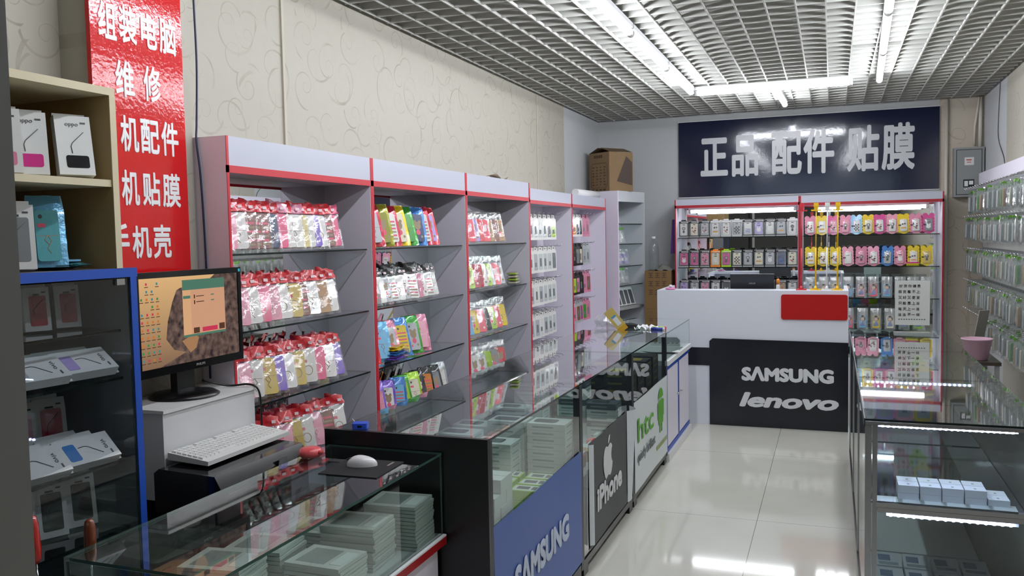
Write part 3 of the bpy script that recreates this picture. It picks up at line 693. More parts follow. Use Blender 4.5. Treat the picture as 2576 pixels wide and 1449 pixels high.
def mat_check():
    m, nt, out = newmat('zigzag_print'); b = N(nt, 'ShaderNodeBsdfPrincipled'); L(nt, b.outputs[0], out.inputs[0]); b.inputs['Roughness'].default_value = 0.35
    tc = N(nt, 'ShaderNodeTexCoord'); ck = N(nt, 'ShaderNodeTexChecker'); ck.inputs['Scale'].default_value = 190; ck.inputs[1].default_value = C('#e8e8e8'); ck.inputs[2].default_value = C('#161616')
    L(nt, tc.outputs['Object'], ck.inputs[0]); L(nt, ck.outputs[0], b.inputs['Base Color']); MATS['zigzag'] = m; return m
mat_check()
def make_framed(frame, case, style):
    def mk():
        w_, h_, d_ = 0.098, 0.172, 0.024
        o = thing('framed_case_box', '', 'phone case box')
        fm = {'black': M_blackp, 'white': M_whitep}.get(frame) or P('frame_'+frame.replace(' ', '_'), PAL[frame], 0.35)
        k = ('frame', frame)
        if k not in MATS:
            mb = MB()
            mb.box(-w_/2, w_/2, -d_/2, d_/2, 0, 0.012, 1).box(-w_/2, w_/2, -d_/2, d_/2, 0.012, 0.018, 0).box(-w_/2, w_/2, -d_/2, d_/2, h_-0.022, h_-0.006, 0).box(-w_/2, w_/2, -d_/2, d_/2, h_-0.006, h_, 1)
            mb.box(-w_/2, -w_/2+0.004, -d_/2, d_/2, 0.018, h_-0.022, 0).box(w_/2-0.004, w_/2, -d_/2, d_/2, 0.018, h_-0.022, 0).box(-w_/2, w_/2, d_/2-0.002, d_/2, 0.018, h_-0.022, 2)
            mb.box(-0.028, 0.030, -d_/2-0.0006, -d_/2, h_-0.017, h_-0.011, 3).box(0.032, 0.045, -d_/2-0.0006, -d_/2, h_-0.019, h_-0.010, 3)
            MATS[k] = mb.mesh('frame', [fm, MATS['zigzag'] if frame in ('black', 'white') else fm, P('frame_backing', '#c9cbce', 0.3), M_whitep])
        obj('frame', MATS[k], o)
        k2 = ('fcase', case, style)
        if k2 not in MATS:
            mb = MB(); mb.prism(rrect(0.070, 0.126, 0.010, 3, 0, 0.021), -0.007, 0.005, 0, 'xzy')
            mb.box(-0.012, 0.012, -0.0078, -0.007, 0.130, 0.138, 4); motif(mb, style, -0.0078, -0.0065, 0.070, 0.126, 0.021, (1, 2, 3))
            MATS[k2] = mb.mesh('case', [P('case_'+case.replace(' ', '_'), PAL[case], 0.3, coat=0.4), MOT[0], MOT[1], MOT[2+style % 3], MOT[0]])
        obj('case', MATS[k2], o)
        k3 = ('ftab', frame)
        if k3 not in MATS: MATS[k3] = MB().prism([(-0.030, h_), (0.030, h_), (0.022, h_+0.013), (-0.022, h_+0.013)], -0.002, 0.002, 0, 'xzy').mesh('hang_tab', fm)
        obj('hang_tab', MATS[k3], o)
        k4 = 'fwindow'
        if k4 not in MATS: MATS[k4] = MB().box(-w_/2+0.004, w_/2-0.004, -d_/2+0.0005, -d_/2+0.0015, 0.018, h_-0.022).mesh('clear_window', M_film)
        obj('clear_window', MATS[k4], o)
        return o
    return mk
B7 = [[('black', 'white', 0), ('black', 'cream', 1), ('black', 'silver', 1), ('white', 'white', 5), ('white', 'white', 1), ('white', 'silver', 2), ('black', 'white', 3), ('black', 'lavender', 4), ('black', 'white', 4), ('black', 'silver', 5), ('white', 'white', 0)],
      [('black', 'magenta', 4), ('black', 'magenta', 0), ('black', 'rose', 1), ('orange', 'cream', 4), ('lime', 'magenta', 0), ('black', 'cream', 2), ('black', 'silver', 0), ('black', 'cream', 5), ('black', 'silver', 4), ('black', 'navy', 3), ('black', 'cream', 1)],
      [('black', 'lavender', 1), ('black', 'silver', 4), ('black', 'rose', 1), ('black', 'white', 0), ('black', 'black', 4), ('black', 'silver', 0), ('black', 'white', 1), ('black', 'cream', 0), ('black', 'rose', 2), ('black', 'tan', 1), ('black', 'white', 4)]]
r = random.Random(5)
for s, row in enumerate(B7):
    for i, (fr, ca, st) in enumerate(row):
        Kit.place(('fr', fr, ca, st), make_framed(fr, ca, st), '%s framed box with %s phone case, %s from corner end, %s shelf, back wall' % (fr, ca, ORD[i+1], SHN[s]),
                  (-1.465+i*0.1085, 9.055+0.004*r.random(), SH[s]+0.002), (-0.05, 0, 0.03*(r.random()-0.5)), 'framed phone case boxes on the back wall')
def make_bear(col, case, style):
    def mk():
        pts = []
        w_, h_ = 0.104, 0.172
        for sgn in (1, -1):
            seg = []
            for k in range(5):
                zc = 0.030+k*0.028
                for a in (-60, -20, 20, 60): seg.append((sgn*(w_/2-0.006+0.008*math.cos(math.radians(a))), zc+0.014*math.sin(math.radians(a))))
            for a in range(-40, 200, 24): seg.append((sgn*(0.029+0.024*math.cos(math.radians(a))), h_+0.001+0.023*math.sin(math.radians(a))))
            pts.append(seg)
        bot = [(0.030*math.cos(math.radians(a)), 0.016+0.016*math.sin(math.radians(a))) for a in range(200, 350, 20)]
        poly = bot+pts[0]+list(reversed(pts[1]))
        k = ('bear', col)
        if k not in MATS: MATS[k] = MB().prism(poly, -0.002, 0.006, 0, 'xzy').mesh('bear_card', P('bear_'+col.replace(' ', '_'), PAL[col], 0.28, coat=0.6))
        o = obj('bear_shaped_pack', MATS[k], category='phone case')
        k2 = ('bcase', case, style)
        if k2 not in MATS:
            mb = MB(); mb.prism(rrect(0.062, 0.112, 0.009, 3, 0, 0.026), -0.014, -0.002, 0, 'xzy'); motif(mb, style, -0.0148, -0.0135, 0.062, 0.112, 0.026, (1, 2, 3)); mb.box(-0.046, -0.020, -0.0155, -0.0135, 0.078, 0.089, 1)
            MATS[k2] = mb.mesh('case', [P('case_'+case.replace(' ', '_'), PAL[case], 0.3, coat=0.4), MOT[0], MOT[1], MOT[2+style % 3]])
        obj('case', MATS[k2], o)
        if 'bbl' not in MATS: MATS['bbl'] = pouch_mesh('bearwin', 0.080, 0.135, 0.034, M_film, 5, 0.012)
        obj('clear_blister', MATS['bbl'], o, (0, -0.002, 0))
        return o
    return mk
B8 = [[('rose', 'white', 1), ('yellow', 'white', 5), ('magenta', 'rose', 1), ('rose', 'pink', 0), ('sky blue', 'silver', 2), ('yellow', 'cream', 0), ('magenta', 'white', 1), ('pink', 'white', 0), ('yellow', 'white', 5), ('rose', 'white', 1), ('magenta', 'grey', 4)],
      [('yellow', 'white', 5), ('yellow', 'cream', 1), ('yellow', 'white', 1), ('pink', 'white', 4), ('rose', 'rose', 0), ('rose', 'white', 1), ('blue', 'silver', 0), ('rose', 'pink', 4), ('yellow', 'white', 5), ('yellow', 'gold', 0)]]
for s, row in enumerate(B8):
    for i, (co, ca, st) in enumerate(row):
        Kit.place(('bear', co, ca, st), make_bear(co, ca, st), '%s bear card with %s phone case, %s from red divider, %s shelf, back wall' % (co, ca, ORD[i+1], SHN[s]),
                  (-0.205+i*(0.106 if s == 0 else 0.1165), 9.058, SH[s]+0.002), (-0.10, 0.10*(r.random()-0.5), 0.06*(r.random()-0.5)), 'bear shaped cards on the back wall')
B8c = ['sky blue', 'brown', 'yellow', 'sky blue', 'pink', 'coral', 'sky blue', 'pink', 'silver', 'lime']
def make_doll(col):
    def mk():
        o = obj('phone_case_pack', pouch_mesh('doll', 0.098, 0.205, 0.02, M_ghaze, 33), category='phone case')
        mb = MB(); mb.prism(rrect(0.066, 0.120, 0.009, 3, 0, 0.012), -0.007, 0.005, 0, 'xzy')
        mb.prism([(0.026*math.cos(a*PI/8), 0.105+0.026*math.sin(a*PI/8)) for a in range(16)], -0.010, 0.002, 1, 'xzy').prism([(0.017*math.cos(a*PI/6), 0.095+0.014*math.sin(a*PI/6)) for a in range(12)], -0.0115, 0.0, 2, 'xzy')
        mb.prism([(-0.024, 0.03), (0.024, 0.03), (0.010, 0.075), (-0.010, 0.075)], -0.009, 0, 3, 'xzy')
        mb.build('case', [shiny(col), P('motif_hair', '#33221e', 0.5), P('motif_face', '#dfc0ae', 0.5), P('motif_dress', '#7f8fc4', 0.5)], o)
        return o
    return mk
for i, c in enumerate(B8c):
    Kit.place(('doll', c), make_doll(c), '%s case in clear bag, %s from red divider, third shelf, back wall' % (c, ORD[i+1]), (-0.205+i*0.1165, 9.062, SH[2]+0.002), (-0.12, 0.05*(r.random()-0.5), 0), 'clear bagged cases on the back wall')
for i, c in enumerate(['blue', 'pink', 'coral', 'sky blue', 'yellow', 'cream', 'grey', 'lime']):
    Kit.place(('doll', c), make_doll(c), '%s case in clear bag, %s from red divider, lowest shelf, back wall' % (c, ORD[i+1]), (-0.10+i*0.125, 9.062, SH[3]+0.002), (-0.14, 0.05*(r.random()-0.5), 0), 'clear bagged cases on the back wall')
for i, c in enumerate(('magenta', 'yellow', 'olive')):
    o = MB().prism(rrect(0.11, 0.09, 0.01, 3), 0, 0.012, 0, 'xyz').build('flat_case_card', P('bear_'+c, PAL[c], 0.28, coat=0.6), None, (0.72, 9.02, SH[1]+0.001+0.0135*(2-i))); o['label'] = '%s card lying flat in the small pile before the yellow bear cards' % c; o['category'] = 'phone case'; o['group'] = 'flat cards on the back wall'
# ------------------------------------------------------------------ things in the corner unit
CM = cu.matrix_basis.copy()
def in_cu(x, y, z): return (Matrix.Translation(cu.location) @ Euler(cu.rotation_euler).to_matrix().to_4x4()) @ Vector((x, y, z))
for i, (zi, n, tint) in enumerate(((1, 4, 'clear'), (2, 5, 'lavender'), (3, 5, 'silver'))):
    for k in range(n):
        tt = tint if k % 3 else ('purple' if i == 1 else 'clear')
        Kit.place(('pouch', tt, k % 3), make_pouch(tt, k % 3), '%s tinted clear bag, %s from near side on %s shelf of corner unit' % (tt, ORD[k+1], ROWN[zi]), in_cu(-0.13, 0.10+k*0.085, CSH[zi]+0.006), (-0.25, 0, PI/2-0.245-0.55), 'bags in the corner unit').scale = (0.84,)*3
def make_screen_film():
    o = obj('screen_film_pack', MB().prism(rrect(0.10, 0.20, 0.006, 3), -0.005, 0.005, 0, 'xzy').mesh('card', M_whitep), category='film pack')
    MB().prism(rrect(0.075, 0.16, 0.008, 3), -0.006, 0.0, 0, 'xzy').build('sheet', P('tray_dark', '#5a5d60', 0.3), o, (0, 0, 0.01))
    return o
for k in range(5):
    Kit.place(('tray', 0), make_screen_film, 'white framed film pack leaning on lower board of corner unit, %s from near side' % ORD[k+1], in_cu(-0.10, 0.09+k*0.10, 0.902), (-0.45, 0.0, PI/2-0.245-0.5), 'film packs in the corner unit')
# ================================================================== display counters along the wall units
CX0, CX1, CT = -1.74, -1.117, 0.95
CY = [2.715, 3.865, 4.980, 6.100]
CL = ['glass counter with a blue poster and black end panel', 'glass counter with the curling dark grey poster', 'glass counter with the white poster of green lettering']
counters = []
for i in range(3):
    y0, y1 = CY[i]+0.0005, CY[i+1]-0.0005
    t = thing('glass_display_counter', CL[i], 'display counter', (CX0, y0, 0), (0, 0, 0), 'glass display counters along the wall units'); W = y1-y0; D = CX1-CX0
    MB().slab(0.0, D, 0.0, W, CT-0.008, CT, 0, 1).build('top_pane', [M_pane, M_edge], t)
    MB().slab(D-0.006, D, 0.018, W-0.018, 0.10, CT-0.009, 0, 1).build('front_pane', [M_pane, M_edge], t)
    MB().box(0.0, 0.10, 0.002, W-0.002, CT-0.022, CT-0.009).build('rear_rail', M_black, t)
    MB().box(0.0, 0.012, 0.004, W-0.004, 0.06, CT-0.023).build('back_panel', P('grey_sliding_door', '#5c6062', 0.35), t)
    MB().box(0.013, D-0.008, 0.02, W-0.02, 0.485, 0.50).build('deck', P('deck_grey', '#aeb4b4', 0.35), t)
    MB().box(0.013, D-0.008, 0.02, W-0.02, 0.085, 0.10).build('lower_deck', M_darkgrey, t)
    MB().box(0.0, D, 0.0, W, 0.05, 0.085).build('plinth', M_black, t)
    for yy in ((0.0, 0.022), (W-0.022, W)):
        MB().box(D-0.03, D+0.002, yy[0], yy[1], 0.05, CT-0.009).build('post', M_darkgrey, t)
    for yy in (0.03, W-0.09):
        for xx in (0.06, D-0.05): MB().box(xx, xx+0.045, yy, yy+0.08, 0, 0.05).build('foot', M_black, t)
    if i == 0: MB().box(-0.03, D+0.002, -0.020, -0.001, 0.0, CT+0.001).build('end_panel', M_black, t)
    else: MB().slab(0.012, D-0.03, 0.001, 0.007, 0.50, CT-0.009, 0, 1).build('divider_pane', [M_pane, M_edge], t)
    counters.append(t)
def poster(i, ya, yb, za, zb, mat, label=None):
    """paper sheet on the front pane of counter i, slightly wavy"""
    t = counters[i]; W = yb-ya; y_ = ya-CY[i]
    d = CX1-CX0+0.004
    mb = MB().grid(24, 8, lambda u, v: (d+0.0022*math.sin(9*u+2*v)*math.sin(4*v+1), y_+u*W, za+v*(zb-za)))
    o = mb.build('poster', mat, t)
    return o, d+0.0035, y_
M_bluep = P('poster_blue', '#4d67ac', 0.45)
M_darkp = P('poster_dark', '#4c4d4f', 0.55, vary=0.08, vscale=3)
M_whitepo = P('poster_white', '#dfe5e8', 0.45)
M_green = P('poster_green', '#5fa832', 0.5)
o, d, y_ = poster(0, 2.735, 3.842, 0.10, 0.632, M_bluep); t = MB()
letter(t, 'SΛMSUNG', (d, 0.205, 0.293), (0, 1, 0), (0, 0, 1), 0.70, 0.125, bold=0.055, depth=0.001); t.build('lettering', P('poster_lettering_pale', '#c9d2e6', 0.5), o)
o, d, y_ = poster(1, 3.985, 4.80, 0.10, 0.632, M_darkp); t = MB()
letter(t, 'iPhone', (d, 4.115-CY[1], 0.248), (0, 1, 0), (0, 0, 1), 0.535, 0.125, bold=0.045, depth=0.001)
def logo_outline(cx, cz, h):
    """bitten fruit emblem with a leaf"""
    body = [(0.00, 0.76), (0.10, 0.80), (0.24, 0.82), (0.36, 0.77), (0.43, 0.70), (0.36, 0.63), (0.32, 0.53), (0.33, 0.42), (0.39, 0.33), (0.45, 0.29), (0.40, 0.17), (0.32, 0.06), (0.22, 0.0), (0.10, 0.03), (0.0, 0.06), (-0.10, 0.03), (-0.22, 0.0), (-0.33, 0.09), (-0.42, 0.25), (-0.46, 0.43), (-0.43, 0.62), (-0.34, 0.75), (-0.22, 0.81), (-0.10, 0.80)]
    leaf = [(0.02, 0.84), (0.10, 0.86), (0.18, 0.93), (0.21, 1.04), (0.12, 1.02), (0.05, 0.95)]
    return [[(cx+x*h, cz+z*h) for x, z in p] for p in (body, leaf)]
for poly in logo_outline(4.345-CY[1], 0.372, 0.21): t.prism(poly, d, d+0.001, 0, 'yzx')
t.build('lettering', P('poster_lettering_white', '#dfe0e2', 0.5), o)
# curled edges of the dark poster
MB().grid(6, 6, lambda u, v: (CX1-CX0+0.006+0.020*math.sin(PI*u*0.5), 3.972-CY[1]+0.020*u, 0.13+v*0.50)).build('curled_edge', M_whitepo, o)
MB().grid(10, 8, lambda u, v: (CX1-CX0+0.008+0.045*math.sin(PI*u)*(0.35+0.65*v), 4.79-CY[1]+(0.085-0.02*v)*u, 0.10+v*0.535+0.02*u)).build('curled_edge', M_whitepo, o)
o, d, y_ = poster(2, 5.005, 6.080, 0.085, 0.640, M_whitepo); t = MB()
letter(t, 'htc', (d, 5.085-CY[2], 0.375), (0, 1, 0), (0, 0, 1), 0.49, 0.150, bold=0.012, depth=0.001, mat=0)
t.prism(rrect(0.16, 0.17, 0.02, 3, 5.83-CY[2], 0.34), d, d+0.001, 0, 'yzx').prism([(5.83-CY[2]+0.08*math.cos(a*PI/10), 0.525+0.065*math.sin(a*PI/10)) for a in range(11)], d, d+0.001, 0, 'yzx').box(d, d+0.001, 5.785-CY[2], 5.815-CY[2], 0.285, 0.34).box(d, d+0.001, 5.845-CY[2], 5.875-CY[2], 0.285, 0.34)
t.box(d, d+0.001, 5.725-CY[2], 5.745-CY[2], 0.385, 0.50).box(d, d+0.001, 5.915-CY[2], 5.935-CY[2], 0.385, 0.50)
t.build('lettering', M_green, o)
t = MB(); letter(t, 'quietly brilliant', (d, 5.07-CY[2], 0.235), (0, 1, 0), (0, 0, 1), 0.55, 0.085, bold=0.008, depth=0.001); t.build('lettering', P('poster_lettering_grey', '#6e7376', 0.5), o)
t = MB(); 
for q in range(9): t.box(d, d+0.001, 5.68-CY[2]+q*0.042, 5.71-CY[2]+q*0.042, 0.185, 0.215)
t.build('small_print', P('poster_olive', '#a9b27a', 0.6), o)

# ------------------------------------------------------------------ goods inside the counters
def simple_box(name, size, mats, label, cat, loc, rot=(0, 0, 0), group=None, key=None, deco=None):
    k = key or (name, size)
    if k not in MATS:
        x, y, z = size; mb = MB().box(-x/2, x/2, -y/2, y/2, 0, z)
        if deco: deco(mb)
        MATS[k] = mb.mesh(name, mats)
    o = obj(name, MATS[k], None, loc, rot, label=label, category=cat)
    if group: o['group'] = group
    return o
M_boxw = P('box_white', '#d4dad8', 0.45); M_boxw2 = P('box_print', '#8f9896', 0.5)
def lines(x, y, z):
    def f(mb):
        mb.box(-x*0.36, x*0.2, -y/2-0.0006, -y/2, z*0.35, z*0.6, 1).box(x/2, x/2+0.0006, -y*0.3, y*0.3, z*0.4, z*0.6, 1)
        mb.prism(rrect(x*0.62, y*0.55, 0.02, 3, -x*0.1, -y*0.27), z, z+0.0008, 2, 'xyz')
    return f
S = (0.185, 0.135, 0.030)
DK = 0.501
r = random.Random(21)
stacks = [(-1.245, 3.785, 9, 'far front'), (-1.445, 3.785, 9, 'far middle'), (-1.63, 3.785, 8, 'far rear'), (-1.445, 3.60, 7, 'second row middle'), (-1.63, 3.60, 8, 'second row rear'), (-1.63, 3.42, 7, 'third row rear')]
M_dwin = P('dark_window', '#59605f', 0.2)
for x, y, n, nm in stacks:
    for k in range(n):
        simple_box('accessory_box', S, [M_boxw, M_boxw2, M_dwin], 'long white accessory box, %s from bottom of the %s stack, blue poster counter' % (ORD[k+1], nm), 'box', (x+0.002*r.random(), y+0.002*r.random(), DK+k*(S[2]+0.0012)), (0, 0, 0.008*(r.random()-0.5)), 'long white box stacks in the blue poster counter', deco=lines(*S))
SB = (0.115, 0.060, 0.050)
for c in range(3):
    for k in range(5 if c else 4):
        simple_box('accessory_box', SB, [M_boxw], 'small white box, %s from bottom of the %s column behind the blue poster' % (ORD[k+1], ORD[c+1]), 'box', (-1.20+0.004*r.random(), 2.842+c*0.0635, DK+k*0.0515), (0, 0, 0), 'small white box columns')
M_lime = P('box_lime', '#a8cc4a', 0.45)
def green_deco(mb):
    mb.box(-0.055, 0.055, -0.035, 0.035, 0.040, 0.0412, 1).box(-0.040, 0.015, -0.018, 0.018, 0.0412, 0.0420, 2).box(0.025, 0.045, -0.02, 0.02, 0.0412, 0.0420, 2)
for i in range(2):
    for j in range(3):
        for k in range(2):
            simple_box('accessory_box', (0.125, 0.085, 0.040), [M_lime, M_boxw, M_dwin], '%s green edged white box, %s from the aisle in the %s row, blue poster counter' % (('lower', 'upper')[k], ORD[i+1], ORD[j+1]), 'box', (-1.215-i*0.15, 3.36+j*0.095, DK+k*0.0425), (0, 0, 0.02), 'green edged boxes', key='greenbox', deco=green_deco)
for i in range(12):
    x, y = -1.19-0.16*(i % 3)-0.03*r.random(), 3.06+(i//3)*0.068
    simple_box('film_pack', (0.11, 0.055, 0.006), [P('film_pack_clear', '#c4cccb', 0.12, coat=0.6)], 'small clear pack lying on counter deck, %s from near end, %s from the aisle' % (ORD[i//3+1], ORD[i % 3+1]), 'accessory pack', (x, y, DK+0.0005), (0, 0, 0.25*(r.random()-0.5)), 'clear packs on the counter deck')
for i in range(7):
    Kit.place(('pouch', 'white', i % 3), make_pouch('white', i % 3), 'silvery clear bag standing by the counter rear rail, %s from near end' % ORD[i+1], (-1.52+0.01*r.random(), 2.84+i*0.072, DK+0.012), (-0.35, 0, 0.9), 'silvery bags in the blue poster counter')
# dark poster counter
for x, y, n, nm in ((-1.22, 4.70, 6, 'front'), (-1.42, 4.78, 9, 'middle'), (-1.62, 4.60, 9, 'rear'), (-1.62, 4.30, 7, 'near rear')):
    for k in range(n):
        dk_ = (k % 3 == 2)
        simple_box('accessory_box', (0.17, 0.13, 0.032), [M_boxw if not dk_ else P('box_slate', '#54606a', 0.4), M_boxw2, M_dwin], '%s box, %s from bottom of the %s stack, dark poster counter' % (('white', 'slate grey')[dk_], ORD[k+1], nm), 'box', (x, y+0.003*r.random(), DK+k*0.0335), (0, 0, 0.015*(r.random()-0.5)), 'box stacks in the dark poster counter', key=('dkb', dk_), deco=lines(0.17, 0.13, 0.032))
for k in range(9):
    c = ('white', 'red', 'white', 'tan', 'white', 'white', 'red', 'white', 'white')[k]
    simple_box('accessory_box', (0.055, 0.075, 0.055), [P('box_'+c, PAL[c], 0.45)], 'small %s box standing on dark poster counter deck, %s in line from near end' % (c, ORD[k+1]), 'box', (-1.20+0.02*(k % 2), 3.96+k*0.071, DK+0.0005), (0, 0, 0.1*(r.random()-0.5)), 'small boxes in the dark poster counter', key=('smb', c))
# white poster counter: dark boxes with gold tops
for i in range(3):
    for j in range(4):
        for k in range(7 if i < 2 else 5):
            gold = (k == (6 if i < 2 else 4)) and (i+j) % 2 == 0
            simple_box('accessory_box', (0.16, 0.19, 0.044), [P('box_black', '#1f2326', 0.3, coat=0.3), P('box_gilt', '#8b7a3c', 0.4), P('box_gilt_top', '#b9a02c', 0.4) if gold else P('box_top_dark', '#2e3437', 0.35)], '%s box, %s from bottom, pile %s from aisle, %s from near end' % (('black', 'gold topped black')[gold], ORD[k+1], ORD[i+1], ORD[j+1]), 'box', (-1.225-i*0.17, 5.13+j*0.235, DK+k*0.0452), (0, 0, 0), 'black box piles in the white poster counter', key=('blkb', gold), deco=lines(0.16, 0.19, 0.044))

# ------------------------------------------------------------------ low blue edged cabinet beyond the counters, glass box on top
t = thing('low_cabinet', 'low lavender cabinet with blue edged doors and glass box on top, beside reception desk', 'cabinet', (-1.70, 6.11, 0))
D = CX1+1.70; W = 1.05
MB().box(0, D-0.02, 0, W, 0.0, 0.70).build('body', M_lavw, t)
for y0 in (0.02, 0.52):
    dr = MB().box(D-0.02, D-0.004, y0+0.03, y0+0.48, 0.10, 0.66).build('door', M_lav, t)
    MB().tube([(D-0.004, y0+0.43 if y0 < 0.1 else y0+0.07, 0.42), (D+0.012, y0+0.43 if y0 < 0.1 else y0+0.07, 0.42)], 0.008, 8).build('knob', M_chrome, dr)
MB().box(D-0.02, D-0.003, 0, W, 0.665, 0.70).box(D-0.02, D-0.003, 0.485, 0.54, 0.09, 0.665).box(D-0.02, D-0.003, 0, W, 0.06, 0.09).box(D-0.02, D-0.003, 0, 0.03, 0.09, 0.665).build('blue_edging', M_blue, t)
MB().box(0, D+0.012, 0, W, 0.70, 0.735).build('worktop', M_white, t)
MB().box(D-0.02, D+0.012, 0, W, 0.0, 0.055).build('skirting', M_white, t)
MB().slab(0, D, 0, W, 0.932, 0.94, 0, 1).build('top_pane', [M_pane, M_edge], t)
MB().slab(D-0.006, D, 0, W, 0.736, 0.931, 0, 1).build('front_pane', [M_pane, M_edgeg], t)
MB().slab(0.0, D-0.008, W-0.006, W, 0.736, 0.931, 0, 1).build('end_pane', [M_pane, M_edgeg], t)
for i in range(5):
    simple_box('paper_sheet', (0.21, 0.28, 0.003), [P('sheet_%d' % (i % 2), ('#dadcdc', '#c9cdd0')[i % 2], 0.6)], 'paper sheet in the glass box on low cabinet, %s from top of the fanned pile' % ORD[5-i], 'paper', (-1.30+0.02*i, 6.72-0.03*i, 0.7355+i*0.0035), (0, 0, 0.05*i), 'papers in the glass box')
simple_box('card_tray', (0.24, 0.10, 0.018), [M_whitep, M_blackp], 'white strip of black slots lying in the glass box on low cabinet', 'card tray', (-1.28, 7.0, 0.7355), (0, 0, 0.05), None, 'cardtray', lambda mb: [mb.box(-0.10+q*0.035, -0.08+q*0.035, -0.03, 0.02, 0.018, 0.019, 1) for q in range(6)])
# things on top of the glass box
ZB = 0.9405
g = thing('phone_box', 'gold phone box with open flap leaning on a clear bag on the glass box', 'box', (-1.475, 6.22, ZB+0.028), (0.0, -0.68, 0.30))
MB().box(-0.038, 0.038, -0.030, 0.030, 0.0, 0.155).build('carton', P('gold_card', '#cdb668', 0.4), g)
MB().box(-0.016, 0.020, -0.0312, -0.030, 0.02, 0.085).build('label_panel', M_white, g); MB().box(-0.016, 0.020, -0.0312, -0.030, 0.088, 0.102).build('blue_band', P('band_blue', '#3f97cf', 0.4), g)
MB().box(-0.036, 0.036, -0.034, -0.0305, -0.034, 0.004).build('flap', P('gold_card_flap', '#d1a22c', 0.4), g)
o = MB().grid(10, 8, lambda u, v: ((u-0.5)*0.17, 0.03*math.sin(7*v+4*u), v*0.11*(1-0.5*abs(u-0.5))+0.012*abs(math.sin(11*u)))).build('plastic_bag', M_ghaze, None, (-1.62, 6.33, ZB)); o['label'] = 'crumpled clear bag standing behind the gold phone box'; o['category'] = 'bag'
o = MB().grid(10, 6, lambda u, v: ((u-0.5)*0.17, (v-0.5)*0.08, 0.022+0.02*math.sin(PI*u)*math.sin(PI*v))).grid(10, 6, lambda u, v: ((0.5-u)*0.17, (v-0.5)*0.08, 0.001)).box(-0.085, 0.085, -0.041, -0.035, 0.001, 0.030).build('zip_pouch', P('black_cloth', '#18191f', 0.7), None, (-1.44, 6.36, ZB)); o['label'] = 'black cloth pouch lying behind the gold phone box'; o['category'] = 'pouch'
r = random.Random(8)
for i in range(5):
    ph = r.random()*6
    o = MB().grid(7, 7, lambda u, v: ((u-0.5)*0.085, (v-0.5)*0.065, 0.004+0.030*abs(math.sin(5*u+ph)*math.cos(6*v+ph*2)))).build('tissue', P('tissue_white', '#e5e6e8', 0.8), None, (-1.335+(i % 3)*0.048, 6.24+(i//3)*0.075, ZB+0.001), (0, 0, ph)); o['label'] = 'crumpled white tissue, %s from the black pouch, on glass box' % ORD[i+1]; o['category'] = 'tissue'; o['group'] = 'tissues on the glass box'
for lab, col, y, cap in (('small blue and white roll lying in front of the green roll', '#2f3b9c', 6.20, '#e6e6e6'), ('small lime green roll lying behind the blue roll', '#9cc41c', 6.26, '#d83a50')):
    b = thing('battery_roll', lab, 'battery', (-1.245, y, ZB+0.0145))
    MB().tube([(0, 0, 0), (0.085, 0, 0)], 0.014, 14).build('sleeve', P('sleeve'+col, col, 0.35), b)
    for xa, xb in ((-0.016, 0), (0.085, 0.098)): MB().tube([(xa, 0, 0), (xb, 0, 0)], 0.0142, 14).build('end_band', P('band'+cap, cap, 0.35), b)
# on the blue poster counter
o = MB().prism(rrect(0.056, 0.046, 0.008, 4), 0.001, 0.022, 0, 'xyz').box(-0.008, 0.008, -0.0008, 0.0, 0.008, 0.015, 1).build('usb_hub', [P('hub_blue', '#2f58d8', 0.3), M_blackp], None, (-1.635, 2.72, CT), (0, 0, 0.35)); o['label'] = 'small bright blue plastic hub on the end of the blue poster counter'; o['category'] = 'usb hub'
wire('thin_cable', 'thin white cable running from the blue hub over the counter edge', [(-1.660, 2.765, CT+0.012), (-1.70, 2.80, CT+0.006), (-1.752, 2.86, CT+0.003), (-1.785, 2.89, CT-0.05), (-1.79, 2.90, CT-0.14)], 0.0016, M_whitep)

# ------------------------------------------------------------------ foreground counter
FX0, FX1, FY0, FY1, FT = -1.745, -1.288, 1.515, 2.688, 0.896
t = thing('glass_display_counter', 'low glass counter in the foreground with red strip, holding stacks of film trays', 'display counter', (FX0, FY0, 0)); D = FX1-FX0; W = FY1-FY0
MB().slab(0, D, 0, W, FT-0.008, FT, 0, 1).build('top_pane', [M_pane, M_edgeg], t)
MB().slab(D-0.007, D-0.001, 0.0, W-0.002, 0.606, FT-0.009, 0, 1).build('front_pane', [M_pane, M_edgeg], t)
MB().slab(0.0, D-0.008, 0.0, 0.006, 0.606, FT-0.009, 0, 1).build('end_pane', [M_pane, M_edgeg], t)
MB().slab(0.002, 0.008, 0.008, W-0.002, 0.606, FT-0.009, 0, 1).build('back_pane', [M_pane, M_edgeg], t)
MB().box(0.0, D, 0.0, W, 0.575, 0.605).build('deck', P('deck_grey', '#aeb4b4', 0.35), t)
MB().box(D, D+0.012, 0.0, W, 0.572, 0.600).build('red_strip', P('strip_red', '#a3161c', 0.35), t)
MB().box(D, D+0.012, 0.0, W, 0.600, 0.606).build('white_lip', M_white, t)
MB().box(0.01, D-0.02, 0.01, W-0.01, 0.0, 0.574).build('body', M_lav, t)
M_tray = P('film_tray', '#d0d3ce', 0.18, coat=0.6)
def tray_deco(mb): mb.box(-0.07, 0.03, -0.055, 0.055, 0.0105, 0.0112, 1).box(0.045, 0.085, -0.05, 0.05, 0.0105, 0.0115, 2)
r = random.Random(4)
